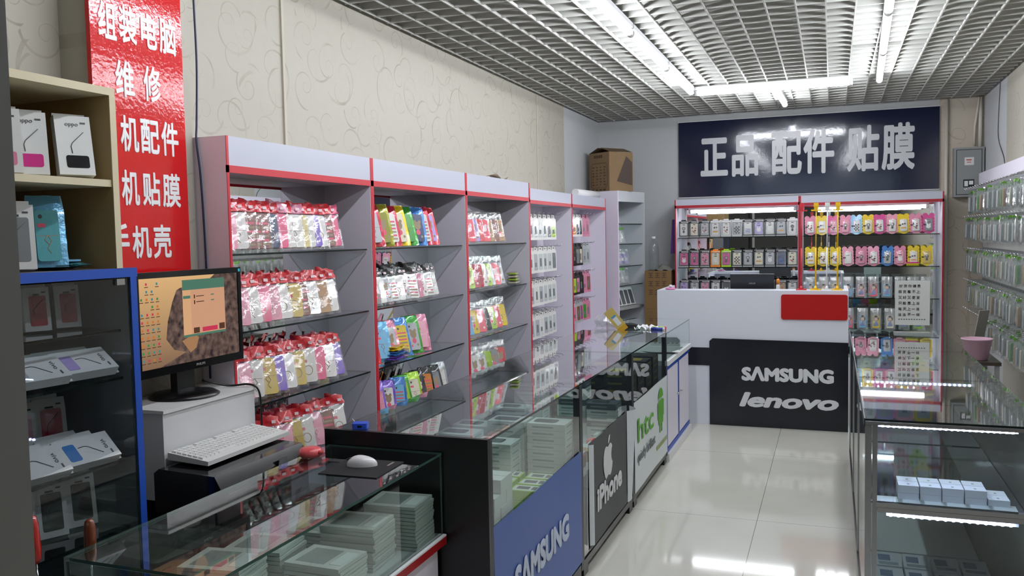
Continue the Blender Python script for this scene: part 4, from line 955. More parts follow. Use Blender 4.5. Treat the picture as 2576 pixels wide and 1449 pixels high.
for x, y, n, nm, rz in ((-1.445, 2.375, 11, 'front', 0.05), (-1.40, 2.575, 12, 'far', 0.06), (-1.63, 2.14, 10, 'rear', 0.1), (-1.42, 2.15, 8, 'middle', 0.0), (-1.62, 1.93, 12, 'near rear', 0.15), (-1.43, 1.93, 6, 'near front', -0.05), (-1.60, 1.70, 7, 'nearest', 0.2), (-1.63, 2.45, 6, 'rear far', 0.1)):
    for k in range(n):
        col = 'rose' if nm == 'nearest' and k == n-1 else None
        simple_box('film_tray', (0.19, 0.155, 0.0105), [M_tray if not col else P('film_tray_rose', '#d79bb4', 0.2, coat=0.6), P('tray_film', '#98a19d', 0.12, coat=0.8), P('tray_label', '#d5dcd9', 0.3)], '%s film tray, %s from bottom of the %s stack, foreground counter' % ('rose' if col else 'translucent', ORD[k+1], nm), 'film tray', (x+0.006*(r.random()-0.5), y+0.006*(r.random()-0.5), 0.606+k*0.0125), (0, 0, rz+0.05*(r.random()-0.5)), 'film tray stacks in the foreground counter', key=('tray', col), deco=tray_deco)
# on top of it
o = MB().box(-0.105, 0.105, -0.10, 0.10, 0.0, 0.003).build('mouse_mat', P('mat_black', '#0d0d10', 0.75), None, (-1.456, 2.43, FT), (0, 0, 0.04)); o['label'] = 'black mouse mat on the foreground glass counter'; o['category'] = 'mouse mat'
MB().box(0.070, 0.078, 0.04, 0.085, 0.0031, 0.0034).build('woven_tag', P('tag_grey', '#8a8480', 0.6), o)
m = thing('computer_mouse', 'white computer mouse on the black mat', 'mouse', (-1.468, 2.452, FT+0.003), (0, 0, 0.30))
def mouse(u, v):
    a = 2*PI*u; x = math.cos(a)*0.052*math.sin(PI*v/2)**0.8; y = math.sin(a)*0.029*math.sin(PI*v/2)**0.8
    return (x, y, 0.0335*math.cos(PI*v/2)**0.75*(1-0.22*(x/0.052))*(1-0.35*max(0, -x/0.052)**2))
MB().grid(28, 10, mouse).build('shell', P('mouse_white', '#e6e6e8', 0.22, coat=0.4), m)
MB().tube([(-0.050, -0.004, 0.020), (-0.044, -0.004, 0.0235), (-0.036, -0.003, 0.0275)], 0.0022, 6).build('scroll_wheel', M_blackp, m)
c = thing('tape_measure', 'coral red round plastic gadget with a small tab on the foreground glass counter', 'gadget', (-1.705, 2.505, FT), (0, 0, -0.15))
MB().lathe([(0.020, 0.001), (0.034, 0.004), (0.0415, 0.014), (0.041, 0.024), (0.034, 0.033), (0.016, 0.037)], n=24).build('shell', P('coral_plastic', '#e2595f', 0.28, coat=0.3), c)
MB().tube([(0.036, 0.0, 0.020), (0.050, 0.004, 0.022), (0.056, 0.006, 0.026)], [0.008, 0.006, 0.002], 8).build('tab', MATS['coral_plastic'], c)
# ================================================================== counters along the right wall
RX0, RX1 = 0.115, 0.715
RY = [3.40, 4.39, 5.41, 6.49]
RL = ['lit glass counter with aluminium frame nearest on the right of the aisle', 'middle lit glass counter on the right of the aisle', 'far glass counter on the right of the aisle carrying the notice stand']
M_rail = P('steel_rail', '#b9babd', 0.22, metal=0.9)
M_mshelf = P('dark_mirror_shelf', (0.20, 0.22, 0.28, 1), 0.04, metal=1.0)
M_bwood = P('rear_board', '#3b332c', 0.35, coat=0.3)
LED = EM('led_glow', '#c2cbff', 75.0)
def led_strip(label, p, n, step, ax=0):
    t = thing('led_strip', label, 'led strip', p, (0, 0, 0 if ax == 0 else PI/2), 'led strips in the right counters')
    MB().box(-0.015, n*step, 0.0, 0.006, -0.004, 0.008).build('strip', M_white, t)
    me = None
    for k in range(n):
        if me is None: me = MB().lathe([(0.0020, -0.0055), (0.0052, -0.004), (0.0062, 0.0), (0.0052, 0.004), (0.0020, 0.0055)], n=8).mesh('led', LED)
        obj('led', me, t, (k*step, -0.006, 0.002))
    return t
for i in range(3):
    y0, y1 = RY[i]+0.0005, RY[i+1]-0.0005; W = y1-y0; D = RX1-RX0
    t = thing('glass_display_counter', RL[i], 'display counter', (RX0, y0, 0), (0, 0, 0), 'glass display counters on the right')
    MB().slab(0, D, 0, W, CT-0.008, CT, 0, 1).build('top_pane', [M_pane, M_edge], t)
    MB().slab(0.004, 0.010, 0.026, W-0.01, 0.10, CT-0.03, 0, 1).build('aisle_pane', [M_pane, M_edge], t)
    MB().box(D-0.07, D, 0.0, W, 0.05, CT-0.009).build('rear_board', M_bwood, t)
    MB().box(0.0, D-0.071, 0.0, W, 0.05, 0.095).build('plinth', M_darkgrey, t)
    MB().box(0.012, D-0.072, 0.020, W-0.01, 0.628, 0.636).build('shelf', M_mshelf, t)
    MB().box(0.012, D-0.072, 0.012, W-0.01, 0.096, 0.105).build('lower_deck', P('deck_pale', '#c2c7cc', 0.3), t)
    for yy in (0.0, W-0.02): MB().box(0.0, 0.022, yy, yy+0.02, 0.05, CT-0.009).build('post', M_alu, t)
    MB().box(-0.004, 0.0, 0.0, W, CT-0.03, CT+0.002).build('edge_trim', M_darkgrey, t)
    for yy in (0.04, W-0.10): MB().box(0.03, 0.08, yy, yy+0.06, 0.0, 0.05).box(D-0.10, D-0.05, yy, yy+0.06, 0.0, 0.05).build('foot', M_black, t)
    if i == 0:
        MB().slab(0.023, D-0.071, 0.002, 0.008, 0.642, CT-0.022, 0, 1).build('end_pane', [M_pane, M_edge], t)
        MB().slab(0.046, D-0.071, 0.002, 0.008, 0.11, 0.60, 0, 1).build('lower_end_pane', [M_pane, M_edge], t)
        MB().box(0.0, D, -0.006, 0.002, CT-0.021, CT-0.009).build('edge_trim', M_rail, t)
        MB().box(0.038, D-0.071, -0.008, 0.014, 0.622, 0.638).box(0.043, D-0.071, -0.006, 0.014, 0.603, 0.6205).build('cross_rail', M_rail, t)
        MB().box(0.026, 0.042, 0.0, 0.018, 0.05, CT-0.022).build('post', M_alu, t)
        MB().box(D-0.07, D, -0.003, 0.0, 0.05, CT-0.009).build('end_trim', M_alu, t)
led_strip('bright row of led beads under the top edge of the nearest right counter', (0.175, 3.428, 0.921), 23, 0.0193)
led_strip('bright row of led beads under the middle rail of the nearest right counter', (0.205, 3.428, 0.585), 16, 0.0262)
M_dim = LED; LED = EM('led_glow_dim', '#cdd5ff', 7.0)
led_strip('row of led beads across the joint of the nearest and middle right counters', (0.16, 4.383, 0.925), 22, 0.0205)
# goods in the nearest one
r = random.Random(31)
SW = (0.070, 0.062, 0.028)
M_boxl = P('box_lilac_white', '#dcdce8', 0.5)
for c in range(5):
    for row in range(2):
        for k in range(2 if c < 4 else 1):
            simple_box('charger_box', SW, [M_boxl, M_boxw2], 'small square white box, %s from the aisle, %s row, %s layer, under the led beads' % (ORD[c+1], ('front', 'rear')[row], ('lower', 'upper')[k]), 'box', (0.268+c*0.0745, 3.485+row*0.066+0.002*r.random(), 0.637+k*0.029), (0, 0, 0.03*(r.random()-0.5)), 'small white boxes in the nearest right counter', deco=lambda mb: mb.box(-0.004, 0.004, -0.012, 0.0, 0.028, 0.0285, 1))
for i, c in enumerate(('clear', 'silver', 'clear', 'clear', 'silver', 'clear')):
    simple_box('film_pack', (0.09, 0.07, 0.005), [P('film_pack_clear', '#c4cccb', 0.12, coat=0.6)], 'flat clear pack on the mirror shelf before the white boxes, %s from the aisle' % ORD[i+1], 'accessory pack', (0.20+i*0.075, 3.444, 0.6365), (0, 0, 0.1*(r.random()-0.5)), 'flat packs in the nearest right counter', key='fp2')
for i in range(4):
    for j in range(4):
        st = (i+j) % 3
        simple_box('accessory_box', (0.105, 0.17, 0.035), [P('box_pale_blue', '#c3ccd6', 0.35, coat=0.3), P('box_blue_window', '#5f7396', 0.2), P('box_grey_window', '#8b98a6', 0.2)], 'pale box with blue window, lower deck, %s from aisle, %s row from near end' % (ORD[i+1], ORD[j+1]), 'box', (0.235+i*0.115, 3.53+j*0.19, 0.1055), (0, 0, 0.05*(r.random()-0.5)), 'pale boxes in the nearest right counter', key='pbox', deco=lambda mb: mb.box(-0.04, 0.01, -0.02, 0.05, 0.035, 0.0358, 1).box(-0.04, 0.04, -0.07, -0.04, 0.035, 0.0358, 2))
        if j > 0: simple_box('accessory_box', (0.105, 0.17, 0.035), None, 'pale box with blue window, second layer, %s from aisle, %s row from near end' % (ORD[i+1], ORD[j]), 'box', (0.235+i*0.115, 3.53+j*0.19, 0.141), (0, 0, 0.05*(r.random()-0.5)), 'pale boxes in the nearest right counter', key='pbox')
for m in (2,):
    for i in range(8):
        c = ['pink', 'sky blue', 'white', 'yellow', 'rose', 'lavender', 'silver', 'lime'][(i*3+m) % 8]
        Kit.place(('rb', c), make_blister('silver', c, i % 3), '%s edged pack on mirror shelf, %s from aisle, %s row, %s right counter' % (c, ORD[i % 4+1], ORD[i//4+1], ('', 'middle', 'far')[m]), (0.20+(i % 4)*0.108, RY[m]+0.25+(i//4)*0.30, 0.6405), (-0.5, 0, 0.1*(r.random()-0.5)), 'coloured packs in the further right counters')
# notice stand
n = thing('notice_stand', 'clear acrylic stand with a white sheet of black Chinese writing on the far right counter', 'notice', (0.50, 6.28, CT), (0, 0, 0.0))
st = MB().slab(-0.110, 0.110, 0.003, 0.006, 0.012, 0.358, 0, 1).box(-0.112, 0.112, -0.05, 0.05, 0.0, 0.010, 1).build('holder', [M_pane, P('acrylic_base', '#aeb6b6', 0.15, coat=0.5)], n)
sh = MB().box(-0.106, 0.106, -0.002, 0.002, 0.058, 0.356).build('paper_sheet', P('notice_paper', '#d8dad8', 0.6), n)
t = MB()
for k, line in enumerate(('好货你嫌贵', '假货看不上', '又好又便宜', '只能是上当', '每天上一当', '当当不一样')):
    w5 = 0.133; x0 = -0.083-(0.003 if k else -0.002)
    for q, ch in enumerate(line):
        letter(t, ch, (x0+q*0.0275, -0.0026, 0.310-k*0.0385+(0.009 if ch == '一' else 0)), (1, 0, 0), (0, 0, 1), *((None, 0.021) if ch != '一' else (0.020, 0.0030)), bold=0.012)
for q in range(11): t.box(-0.085+q*0.0155, -0.085+q*0.0155+0.009, -0.0026, -0.0022, 0.094, 0.099)
t.build('lettering', M_ink, sh)
# bucket and board leaning by the right wall
b = thing('bucket', 'pale pink plastic bucket between the far right counter and the right wall', 'bucket', (1.02, 7.22, 0.66))
MB().lathe([(0.070, 0.0), (0.072, 0.004), (0.105, 0.150), (0.110, 0.152), (0.110, 0.160), (0.101, 0.160), (0.068, 0.008), (0.001, 0.006)], n=24).build('tub', P('pink_plastic', '#cfa6b8', 0.35), b)
MB().tube([(0.108*math.cos(a), 0.108*math.sin(a), 0.150-0.05*math.sin(a)**2) for a in [PI*k/10 for k in range(11)]], 0.0025, 6).build('handle', M_whitep, b)
s_ = thing('side_table', 'dark side table under the pink bucket', 'table', (1.02, 7.25, 0))
MB().box(-0.14, 0.14, -0.18, 0.40, 0.635, 0.66).build('tabletop', M_bwood, s_)
for xx in (-0.13, 0.10):
    for yy in (-0.17, 0.36): MB().box(xx, xx+0.03, yy, yy+0.03, 0, 0.635).build('leg', M_grey, s_)
o = MB().box(-0.004, 0.004, -0.05, 0.05, 0, 0.36).build('loose_board', P('grey_board', '#8d8a82', 0.6), None, (1.05, 7.50, 0.661), (0, 0.22, -0.9)); o['label'] = 'narrow grey board leaning behind the pink bucket'; o['category'] = 'board'

# ================================================================== reception desk
DY = 7.44
t = thing('reception_desk', 'white reception desk with a navy front panel of raised white brand lettering', 'desk', (-1.439, DY, 0)); W = 1.561
MB().box(0, W, 0.0, 0.03, 0.0, 1.16).build('front_panel', P('desk_white', '#dfe2ec', 0.4), t)
MB().box(0, 0.03, 0.03, 0.72, 0.0, 1.16).build('side_panel', MATS['desk_white'], t)
MB().box(W-0.03, W, 0.03, 0.72, 0.0, 1.16).build('side_panel', MATS['desk_white'], t)
MB().box(0.03, W-0.03, 0.03, 0.20, 1.13, 1.16).build('ledge', MATS['desk_white'], t)
MB().box(0.03, W-0.03, 0.20, 0.72, 1.00, 1.03).build('worktop', MATS['desk_white'], t)
nb = MB().prism([(0.449, 0.0), (W, 0.0), (W, 0.735), (0.475, 0.748), (0.449, 0.725)], -0.014, 0.0, 0, 'xzy').box(0.262, 0.449, -0.006, 0.0, 0.512, 0.666).build('navy_panel', P('navy_panel', '#10131f', 0.22, coat=0.2), t)
rp = MB().prism(rrect(0.516, 0.208, 0.018, 5, 1.296, 0.920), -0.012, 0.0, 0, 'xzy').build('red_plate', M_redplate, t)
l_ = MB(); letter(l_, 'SΛMSUNG', (0.717, -0.0145, 0.395), (1, 0, 0), (0, 0, 1), 0.734, 0.122, bold=0.058, depth=0.012)
l_.build('lettering', M_letter, nb)
l_ = MB(); letter(l_, 'lenovo', (0.697, -0.0145, 0.172), (1, 0, 0), (0, 0, 1), 0.792, 0.125, bold=0.042, depth=0.012, shear=0.22, spacing=0.98)
l_.build('lettering', M_letter, nb)
lp = thing('laptop', 'dark grey open laptop seen from behind on the reception desk', 'laptop', (-0.662, 7.80, 1.0315), (0, 0, 0))
MB().box(-0.186, 0.186, -0.02, 0.10, 0.0, 0.018).build('keyboard_base', M_blackp, lp)
lid = MB().box(-0.186, 0.186, -0.006, 0.006, 0.0, 0.245).build('lid', P('laptop_lid', '#2b2d33', 0.35, metal=0.3), lp, (0, -0.02, 0.012), (0.16, 0, 0))
l_ = MB(); letter(l_, 'ASUS', (-0.030, -0.0065, 0.155), (1, 0, 0), (0, 0, 1), 0.058, 0.014, bold=0.02, depth=0.0008, shear=0.15); l_.build('lettering', M_alu, lid)
YEL = P('yellow_plastic', '#e8b90c', 0.35)
for lab, x, mm in (('red pole stand with a clamp head on the reception desk', -0.245, M_red), ('yellow pole stand between the red and the white stand', -0.133, YEL), ('white pole stand between the two yellow stands', -0.046, M_whitep), ('yellow pole stand nearest the right end of the desk ledge', 0.036, YEL)):
    s_ = thing('pole_stand', lab, 'stand', (x, 7.54, 1.16), (0, 0, 0), 'pole stands on the reception desk')
    MB().prism(rrect(0.085, 0.085, 0.012, 3, 0, -0.0425), 0.0, 0.008, 0, 'xyz').lathe([(0.020, 0.008), (0.012, 0.018), (0.008, 0.034)], n=12).build('base', mm, s_)
    MB().tube([(0, 0, 0.03), (0.002, 0, 0.35)], 0.0065, 10).tube([(0.002, 0, 0.35), (0.004, 0, 0.66)], 0.0050, 10).build('pole', mm, s_)
    MB().box(-0.036, 0.044, -0.008, 0.008, 0.655, 0.667).box(-0.012, 0.020, -0.010, 0.010, 0.667, 0.715).box(-0.015, 0.023, -0.013, -0.009, 0.690, 0.722).build('clamp', mm, s_)
b_ = thing('glue_bottle', 'small white bottle with an orange cap beside the laptop', 'bottle', (-0.445, 7.76, 1.0305))
MB().lathe([(0.016, 0.0), (0.017, 0.15), (0.010, 0.165)], n=14).build('bottle', M_whitep, b_); MB().lathe([(0.015, 0.165), (0.015, 0.200), (0.008, 0.212)], n=14).build('cap', P('cap_orange', '#d9822a', 0.4), b_)
d_ = thing('candle_dish', 'small pink dish with a white knob on the corner of the reception desk', 'dish', (-1.335, 7.52, 1.16))
MB().lathe([(0.030, 0.0), (0.045, 0.004), (0.048, 0.010), (0.030, 0.016), (0.010, 0.018)], n=20).build('dish', P('pink_dish', '#d982b4', 0.3), d_)
MB().lathe([(0.004, 0.017), (0.014, 0.022), (0.017, 0.032), (0.010, 0.042), (0.002, 0.044)], n=16).build('knob', M_whitep, d_)

# ================================================================== back left corner
b = thing('carton', 'brown cardboard carton with dark print on top of the corner unit', 'carton', (-2.175, 8.80, 2.101), (0, 0, -0.62))
MB().box(-0.16, 0.16, -0.16, 0.16, 0.0, 0.40).build('box', M_card, b)
for q, (x0, x1, y0, y1) in enumerate(((-0.16, -0.02, -0.16, 0.16), (0.02, 0.16, -0.16, 0.16))):
    MB().grid(2, 2, lambda u, v: (x0+(x1-x0)*u, y0+(y1-y0)*v, 0.402+(0.05*u if q == 0 else 0.05*(1-u)))).grid(2, 2, lambda u, v: (x0+(x1-x0)*(1-u), y0+(y1-y0)*v, 0.4015+(0.05*(1-u) if q == 0 else 0.05*u))).build('flap', P('cardboard_dark', '#6d5a42', 0.8), b)
t = MB()
t.tube([(-0.13, -0.161, 0.06), (-0.11, -0.161, 0.04), (0.11, -0.161, 0.04), (0.13, -0.161, 0.06), (0.13, -0.161, 0.27), (0.11, -0.161, 0.29), (-0.11, -0.161, 0.29), (-0.13, -0.161, 0.27), (-0.13, -0.161, 0.06)], 0.0022, 4)
for i in range(7):
    for j in range(4): t.box(-0.11+j*0.06, -0.075+j*0.06-0.008*((i+j) % 3), -0.1615, -0.160, 0.065+i*0.030, 0.075+i*0.030)
for i in range(4): t.box(-0.08+i*0.035, -0.055+i*0.035, -0.1615, -0.160, 0.345, 0.375); t.box(-0.12+i*0.06, -0.08+i*0.06, -0.1615, -0.160, 0.006, 0.026)
t.build('print', P('print_brown', '#54402c', 0.8), b)
MB().prism([(-0.06, 0.10), (0.15, 0.06), (0.15, 0.30), (0.07, 0.36), (0.02, 0.26)], 0.1602, 0.1612, 0, 'yzx').build('dark_print', P('print_black', '#4d4038', 0.7), b)
for lab, x, y, z, sx, sy, sz in (('large brown carton standing on the floor in the back corner behind the desk', -1.735, 9.16, 0.0, 0.28, 0.34, 0.86), ('brown carton on top of another carton under the water jug', -1.735, 9.16, 0.861, 0.28, 0.34, 0.40)):
    b = thing('carton', lab, 'carton', (x, y, z), (0, 0, 0.03))
    MB().box(-sx/2, sx/2, -sy/2, sy/2, 0, sz).build('box', P('cardboard_shade', '#80643e', 0.85, vary=0.12), b)
    t = MB()
    for i in range(3):
        for j in range(3):
            x0, z0 = -0.10+j*0.07, sz*0.82-i*0.09
            t.box(x0, x0+0.05, -sy/2-0.001, -sy/2, z0+0.045, z0+0.053).box(x0+0.004, x0+0.046, -sy/2-0.001, -sy/2, z0+0.024, z0+0.031).box(x0, x0+0.05, -sy/2-0.001, -sy/2, z0, z0+0.008).box(x0+0.021, x0+0.029, -sy/2-0.001, -sy/2, z0+0.008, z0+0.045)
    t.build('print', P('print_brown', '#54402c', 0.8), b)
j = thing('water_jug', 'clear plastic water jug standing on the cartons in the back corner', 'water jug', (-1.80, 9.12, 1.262))
MB().lathe([(0.055, 0.0), (0.060, 0.01), (0.060, 0.10), (0.056, 0.115), (0.060, 0.13), (0.060, 0.22), (0.056, 0.235), (0.058, 0.25), (0.040, 0.30), (0.022, 0.32), (0.022, 0.34)], n=20).build('bottle', GLASS('jug_plastic', (0.90, 0.92, 0.92, 1), rough=0.06, refl=1.6, haze=0.05, hazecol='#c9d2d2'), j)
MB().lathe([(0.024, 0.335), (0.024, 0.36), (0.020, 0.362)], n=16).build('cap', M_white, j)
o = MB().grid(12, 8, lambda u, v: ((u-0.5)*0.20, (v-0.5)*0.16, 0.005+0.06*math.sin(PI*u)*math.sin(PI*v)+0.01*math.sin(13*u+7*v))).build('plastic_bag', P('grey_bag', '#77766f', 0.6, bmp=(20, 0.4, 0.006)), None, (-1.68, 9.10, 1.262)); o['label'] = 'crumpled grey bag lying beside the water jug on the cartons'; o['category'] = 'bag'
o = MB().grid(6, 12, lambda u, v: (-0.058*(1-u)*(1.0-0.3*v)-0.003, -0.05+0.012*math.sin(14*u), 0.36*v)).build('hanging_bag', P('purple_bag', '#5a2d7c', 0.6), None, (-1.5495, 9.14, 1.44)); o['label'] = 'purple bag hanging on the side of the back wall unit'; o['category'] = 'bag'
# ================================================================== left foreground
# low black table carrying the white metal case, the screen and the printer
t = thing('low_table', 'dark low table under the white metal cabinet and the black printer', 'table', (-2.30, 2.03, 0))
MB().box(0, 0.53, 0, 0.65, 0.72, 0.745).build('tabletop', M_black, t)
for xx in (0.01, 0.48):
    for yy in (0.01, 0.60): MB().box(xx, xx+0.04, yy, yy+0.04, 0, 0.72).build('leg', M_black, t)
w_ = thing('metal_cabinet', 'scuffed white metal cabinet on castors carrying the monitor', 'cabinet', (-2.31, 2.195, 0.746))
MB().box(0, 0.25, 0, 0.475, 0.052, 0.345).build('body', P('scuffed_white', '#d3d3d4', 0.45, vary=0.12, vscale=7), w_)
MB().box(-0.004, 0.258, -0.005, 0.480, 0.345, 0.356).build('lid', P('scuffed_white_top', '#dcdcdb', 0.4, vary=0.15, vscale=10), w_)
for xx in (0.02, 0.22):
    for yy in (0.03, 0.44): MB().tube([(xx, yy-0.010, 0.024), (xx, yy+0.010, 0.024)], 0.024, 14).box(xx-0.012, xx+0.012, yy-0.014, yy+0.014, 0.040, 0.052).build('caster', P('caster_cream', '#cfc9b8', 0.4), w_)
m = thing('monitor', 'black widescreen monitor showing a desktop of cliffs, on the white metal cabinet', 'monitor', (-2.185, 2.44, 1.103), (0, 0, 0))
MB().lathe([(0.120, 0.0), (0.122, 0.004), (0.105, 0.014), (0.045, 0.024), (0.020, 0.028)], n=32).build('foot', M_blackp, m)
MB().box(-0.02, 0.010, -0.045, 0.045, 0.022, 0.14).build('neck', M_blackp, m)
hs = MB().box(0.020, 0.052, -0.272, 0.262, 0.100, 0.452).box(-0.01, 0.020, -0.20, 0.19, 0.14, 0.40).build('housing', M_blackp, m)
SCX = 0.0525
bz = MB().box(0.052, 0.058, -0.272, 0.262, 0.432, 0.452).box(0.052, 0.058, -0.272, 0.262, 0.100, 0.128).box(0.052, 0.058, -0.272, -0.254, 0.128, 0.432).box(0.052, 0.058, 0.244, 0.262, 0.128, 0.432).build('bezel', M_blackg, m)
l_ = MB(); letter(l_, 'PHILIPS', (0.0585, 0.00, 0.110), (0, 1, 0), (0, 0, 1), 0.045, 0.009, bold=0.02, depth=0.0004); l_.build('lettering', P('brand_grey', '#8e9092', 0.4), bz)
MB().box(0.058, 0.0584, 0.247, 0.258, 0.436, 0.447).build('sticker', P('sticker_cyan', '#2fb6c6', 0.4), bz)
def mat_screen():
    mt, nt, out = newmat('screen_sky'); e = N(nt, 'ShaderNodeEmission'); L(nt, e.outputs[0], out.inputs[0])
    tc = N(nt, 'ShaderNodeTexCoord'); sx = N(nt, 'ShaderNodeSeparateXYZ'); L(nt, tc.outputs['Object'], sx.inputs[0])
    rp = N(nt, 'ShaderNodeValToRGB'); rp.color_ramp.elements[0].position = 0.0; rp.color_ramp.elements[0].color = C('#8e6f58'); rp.color_ramp.elements[1].position = 1.0; rp.color_ramp.elements[1].color = C('#e8bb83')
    L(nt, math_node(nt, 'DIVIDE', math_node(nt, 'SUBTRACT', sx.outputs[2], 0.13), 0.30, clamp=True), rp.inputs[0]); L(nt, rp.outputs[0], e.inputs[0]); e.inputs[1].default_value = 0.85
    mt2, nt, out = newmat('screen_rock'); e = N(nt, 'ShaderNodeEmission'); L(nt, e.outputs[0], out.inputs[0])
    tc = N(nt, 'ShaderNodeTexCoord'); nz = N(nt, 'ShaderNodeTexNoise'); nz.inputs['Scale'].default_value = 38; nz.inputs['Detail'].default_value = 8; L(nt, tc.outputs['Object'], nz.inputs['Vector'])
    rp = N(nt, 'ShaderNodeValToRGB'); rp.color_ramp.elements[0].position = 0.3; rp.color_ramp.elements[0].color = C('#3a2f33'); rp.color_ramp.elements[1].position = 0.75; rp.color_ramp.elements[1].color = C('#93786c')
    L(nt, nz.outputs['Fac'], rp.inputs[0]); L(nt, rp.outputs[0], e.inputs[0]); e.inputs[1].default_value = 0.7
    return mt, mt2
SK, RK = mat_screen()
def em(nm, c, s=0.8): return EM('screen_'+nm, c, s)
sc_ = MB(); X = SCX
sc_.box(X, X+0.0004, -0.254, 0.244, 0.128, 0.432, 0)
sc_.prism([(-0.165, 0.128), (0.244, 0.128), (0.244, 0.432), (0.120, 0.432), (0.09, 0.415), (0.02, 0.40), (-0.060, 0.392), (-0.078, 0.385), (-0.10, 0.345), (-0.125, 0.28), (-0.135, 0.22), (-0.10, 0.18), (-0.04, 0.165)], X+0.0003, X+0.0007, 1, 'yzx')
sc_.prism([(-0.06, 0.205), (0.0, 0.225), (0.025, 0.21), (0.010, 0.175), (-0.02, 0.160)], X+0.0006, X+0.0010, 6, 'yzx')
sc_.box(X, X+0.0012, -0.050, 0.170, 0.222, 0.415, 2).box(X, X+0.0015, -0.050, 0.170, 0.382, 0.418, 3).box(X, X+0.0015, -0.050, 0.170, 0.216, 0.224, 3).box(X, X+0.0014, -0.050, -0.010, 0.224, 0.382, 4).box(X, X+0.0017, -0.048, -0.012, 0.352, 0.362, 3)
for z in (0.358, 0.338): sc_.box(X, X+0.0015, 0.006, 0.012, z-0.008, z+0.006, 5).box(X, X+0.0015, 0.018, 0.058, z-0.002, z+0.001, 5).box(X, X+0.0015, 0.095, 0.112, z-0.001, z+0.003, 3)
sc_.box(X, X+0.0015, 0.045, 0.125, 0.228, 0.244, 7).box(X, X+0.0015, 0.0, 0.030, 0.226, 0.246, 5).box(X, X+0.0015, 0.135, 0.165, 0.228, 0.250, 5)
r = random.Random(2)
for i in range(11):
    for j in range(4):
        if r.random() < 0.22 or (j == 0 and i < 2): continue
        sc_.box(X, X+0.0013, -0.245+j*0.024, -0.238+j*0.024, 0.409-i*0.0255, 0.417-i*0.0255, 7+int(r.random()*4)).box(X, X+0.0012, -0.249+j*0.024, -0.233+j*0.024, 0.402-i*0.0255, 0.4045-i*0.0255, 5)
sc_.build('screen', [SK, RK, em('pane', '#d9a482', 0.85), em('teal', '#5e8c78', 0.7), em('tab', '#e3b083', 0.85), em('dark', '#6d4a3a', 0.6), em('sand', '#b98a63', 0.75), em('rose', '#d8405e'), em('green', '#4f9c58', 0.7), em('cyan', '#4a9aa8', 0.7), em('orange', '#e07a34')], bz)
wire('monitor_cable', 'black cable from the monitor down over the white metal cabinet', [(-2.20, 2.55, 1.14), (-2.14, 2.62, 1.110), (-2.07, 2.655, 1.112), (-2.036, 2.668, 1.085), (-2.028, 2.666, 0.99), (-2.028, 2.66, 0.87)], 0.004, M_blackp)
p = thing('printer', 'black plastic printer with the white keyboard lying on it', 'printer', (-2.05, 2.135, 0.746))
MB().prism([(0.0, 0.0), (0.255, 0.0), (0.265, 0.02), (0.265, 0.130), (0.240, 0.172), (0.02, 0.180), (0.0, 0.165)], 0.0, 0.47, 0, 'xzy').build('body', M_blackg, p)
MB().box(0.2655, 0.2675, 0.03, 0.44, 0.108, 0.111).box(0.2655, 0.2675, 0.03, 0.44, 0.080, 0.082).build('trim_line', P('silver_line', '#8f9196', 0.3, metal=0.6), p)
MB().prism([(0.290, 0.125), (0.345, 0.125), (0.335, 0.158), (0.300, 0.158)], 0.2662, 0.2690, 0, 'yzx').build('badge', P('badge_grey', '#6a6c70', 0.4), p)
k = thing('keyboard', 'white computer keyboard lying across the black printer', 'keyboard', (-1.972, 2.425, 0.934), (0, 0.06, 0.015))
MB().prism([(-0.082, 0.0), (0.080, 0.0), (0.080, 0.014), (-0.082, 0.024)], -0.225, 0.225, 0, 'xzy').build('body', P('key_white', '#d9d9d7', 0.4), k)
kb = MB()
for rr in range(6):
    for cc in range(21):
        if rr == 0 and cc % 5 == 4: continue
        if rr == 5 and 3 < cc < 9: continue
        y = -0.215+cc*0.0205; x = -0.066+rr*0.0215; z = 0.0235-(x+0.082)*0.062
        kb.box(x-0.0085, x+0.0085, y-0.0005, y+0.0165, z-0.001, z+0.006)
kb.box(0.0330, 0.0500, -0.215+4*0.0205, -0.215+9*0.0205-0.003, 0.0155, 0.0215)
kb.build('key_field', P('key_cap', '#e2e2e0', 0.45), k)
# blue edged glass cabinet with the wooden shelf box on top
BX0, BX1, BY0, BY1, BZ = -2.40, -1.95, 1.12, 1.995, 1.58
t = thing('glass_cabinet', 'tall grey cabinet with blue edges and a glass door in the left foreground', 'cabinet', (BX0, BY0, 0)); D = BX1-BX0; W = BY1-BY0
M_cin = P('cabinet_grey', '#83878d', 0.45)
MB().box(0, D-0.004, W-0.020, W, 0, BZ-0.022).build('side_panel', M_cin, t); MB().box(0, D-0.004, 0, 0.02, 0, BZ-0.022).build('side_panel', M_cin, t)
MB().box(0, 0.012, 0.02, W-0.02, 0.05, BZ-0.022).build('back_panel', M_mirror, t)
MB().box(0, D-0.004, 0, W, BZ-0.022, BZ).build('top_panel', P('cabinet_top_grey', '#8b8587', 0.5), t)
MB().box(D-0.004, D, 0, W+0.006, BZ-0.026, BZ+0.001).box(D-0.004, D, W-0.022, W+0.002, 0, BZ-0.026).box(D-0.004, D, -0.002, 0.022, 0, BZ-0.026).build('blue_edging', M_blue, t)
MB().box(0.012, D-0.03, 0.02, W-0.02, 0, 0.06).build('base', M_cin, t)
BSH = [1.398, 1.255, 1.005, 0.80]
for z in BSH: MB().slab(0.014, D-0.045, 0.022, W-0.022, z-0.008, z, 0, 1).build('shelf', [M_shelf, M_edge], t)
MB().slab(D-0.012, D-0.006, 0.024, W-0.024, 0.07, BZ-0.03, 0, 1).build('glass_door', [M_paneD, M_edgeg], t)
MB().box(D-0.006, D+0.002, W-0.075, W-0.045, BZ-0.048, BZ-0.030).build('lock', M_chrome, t)
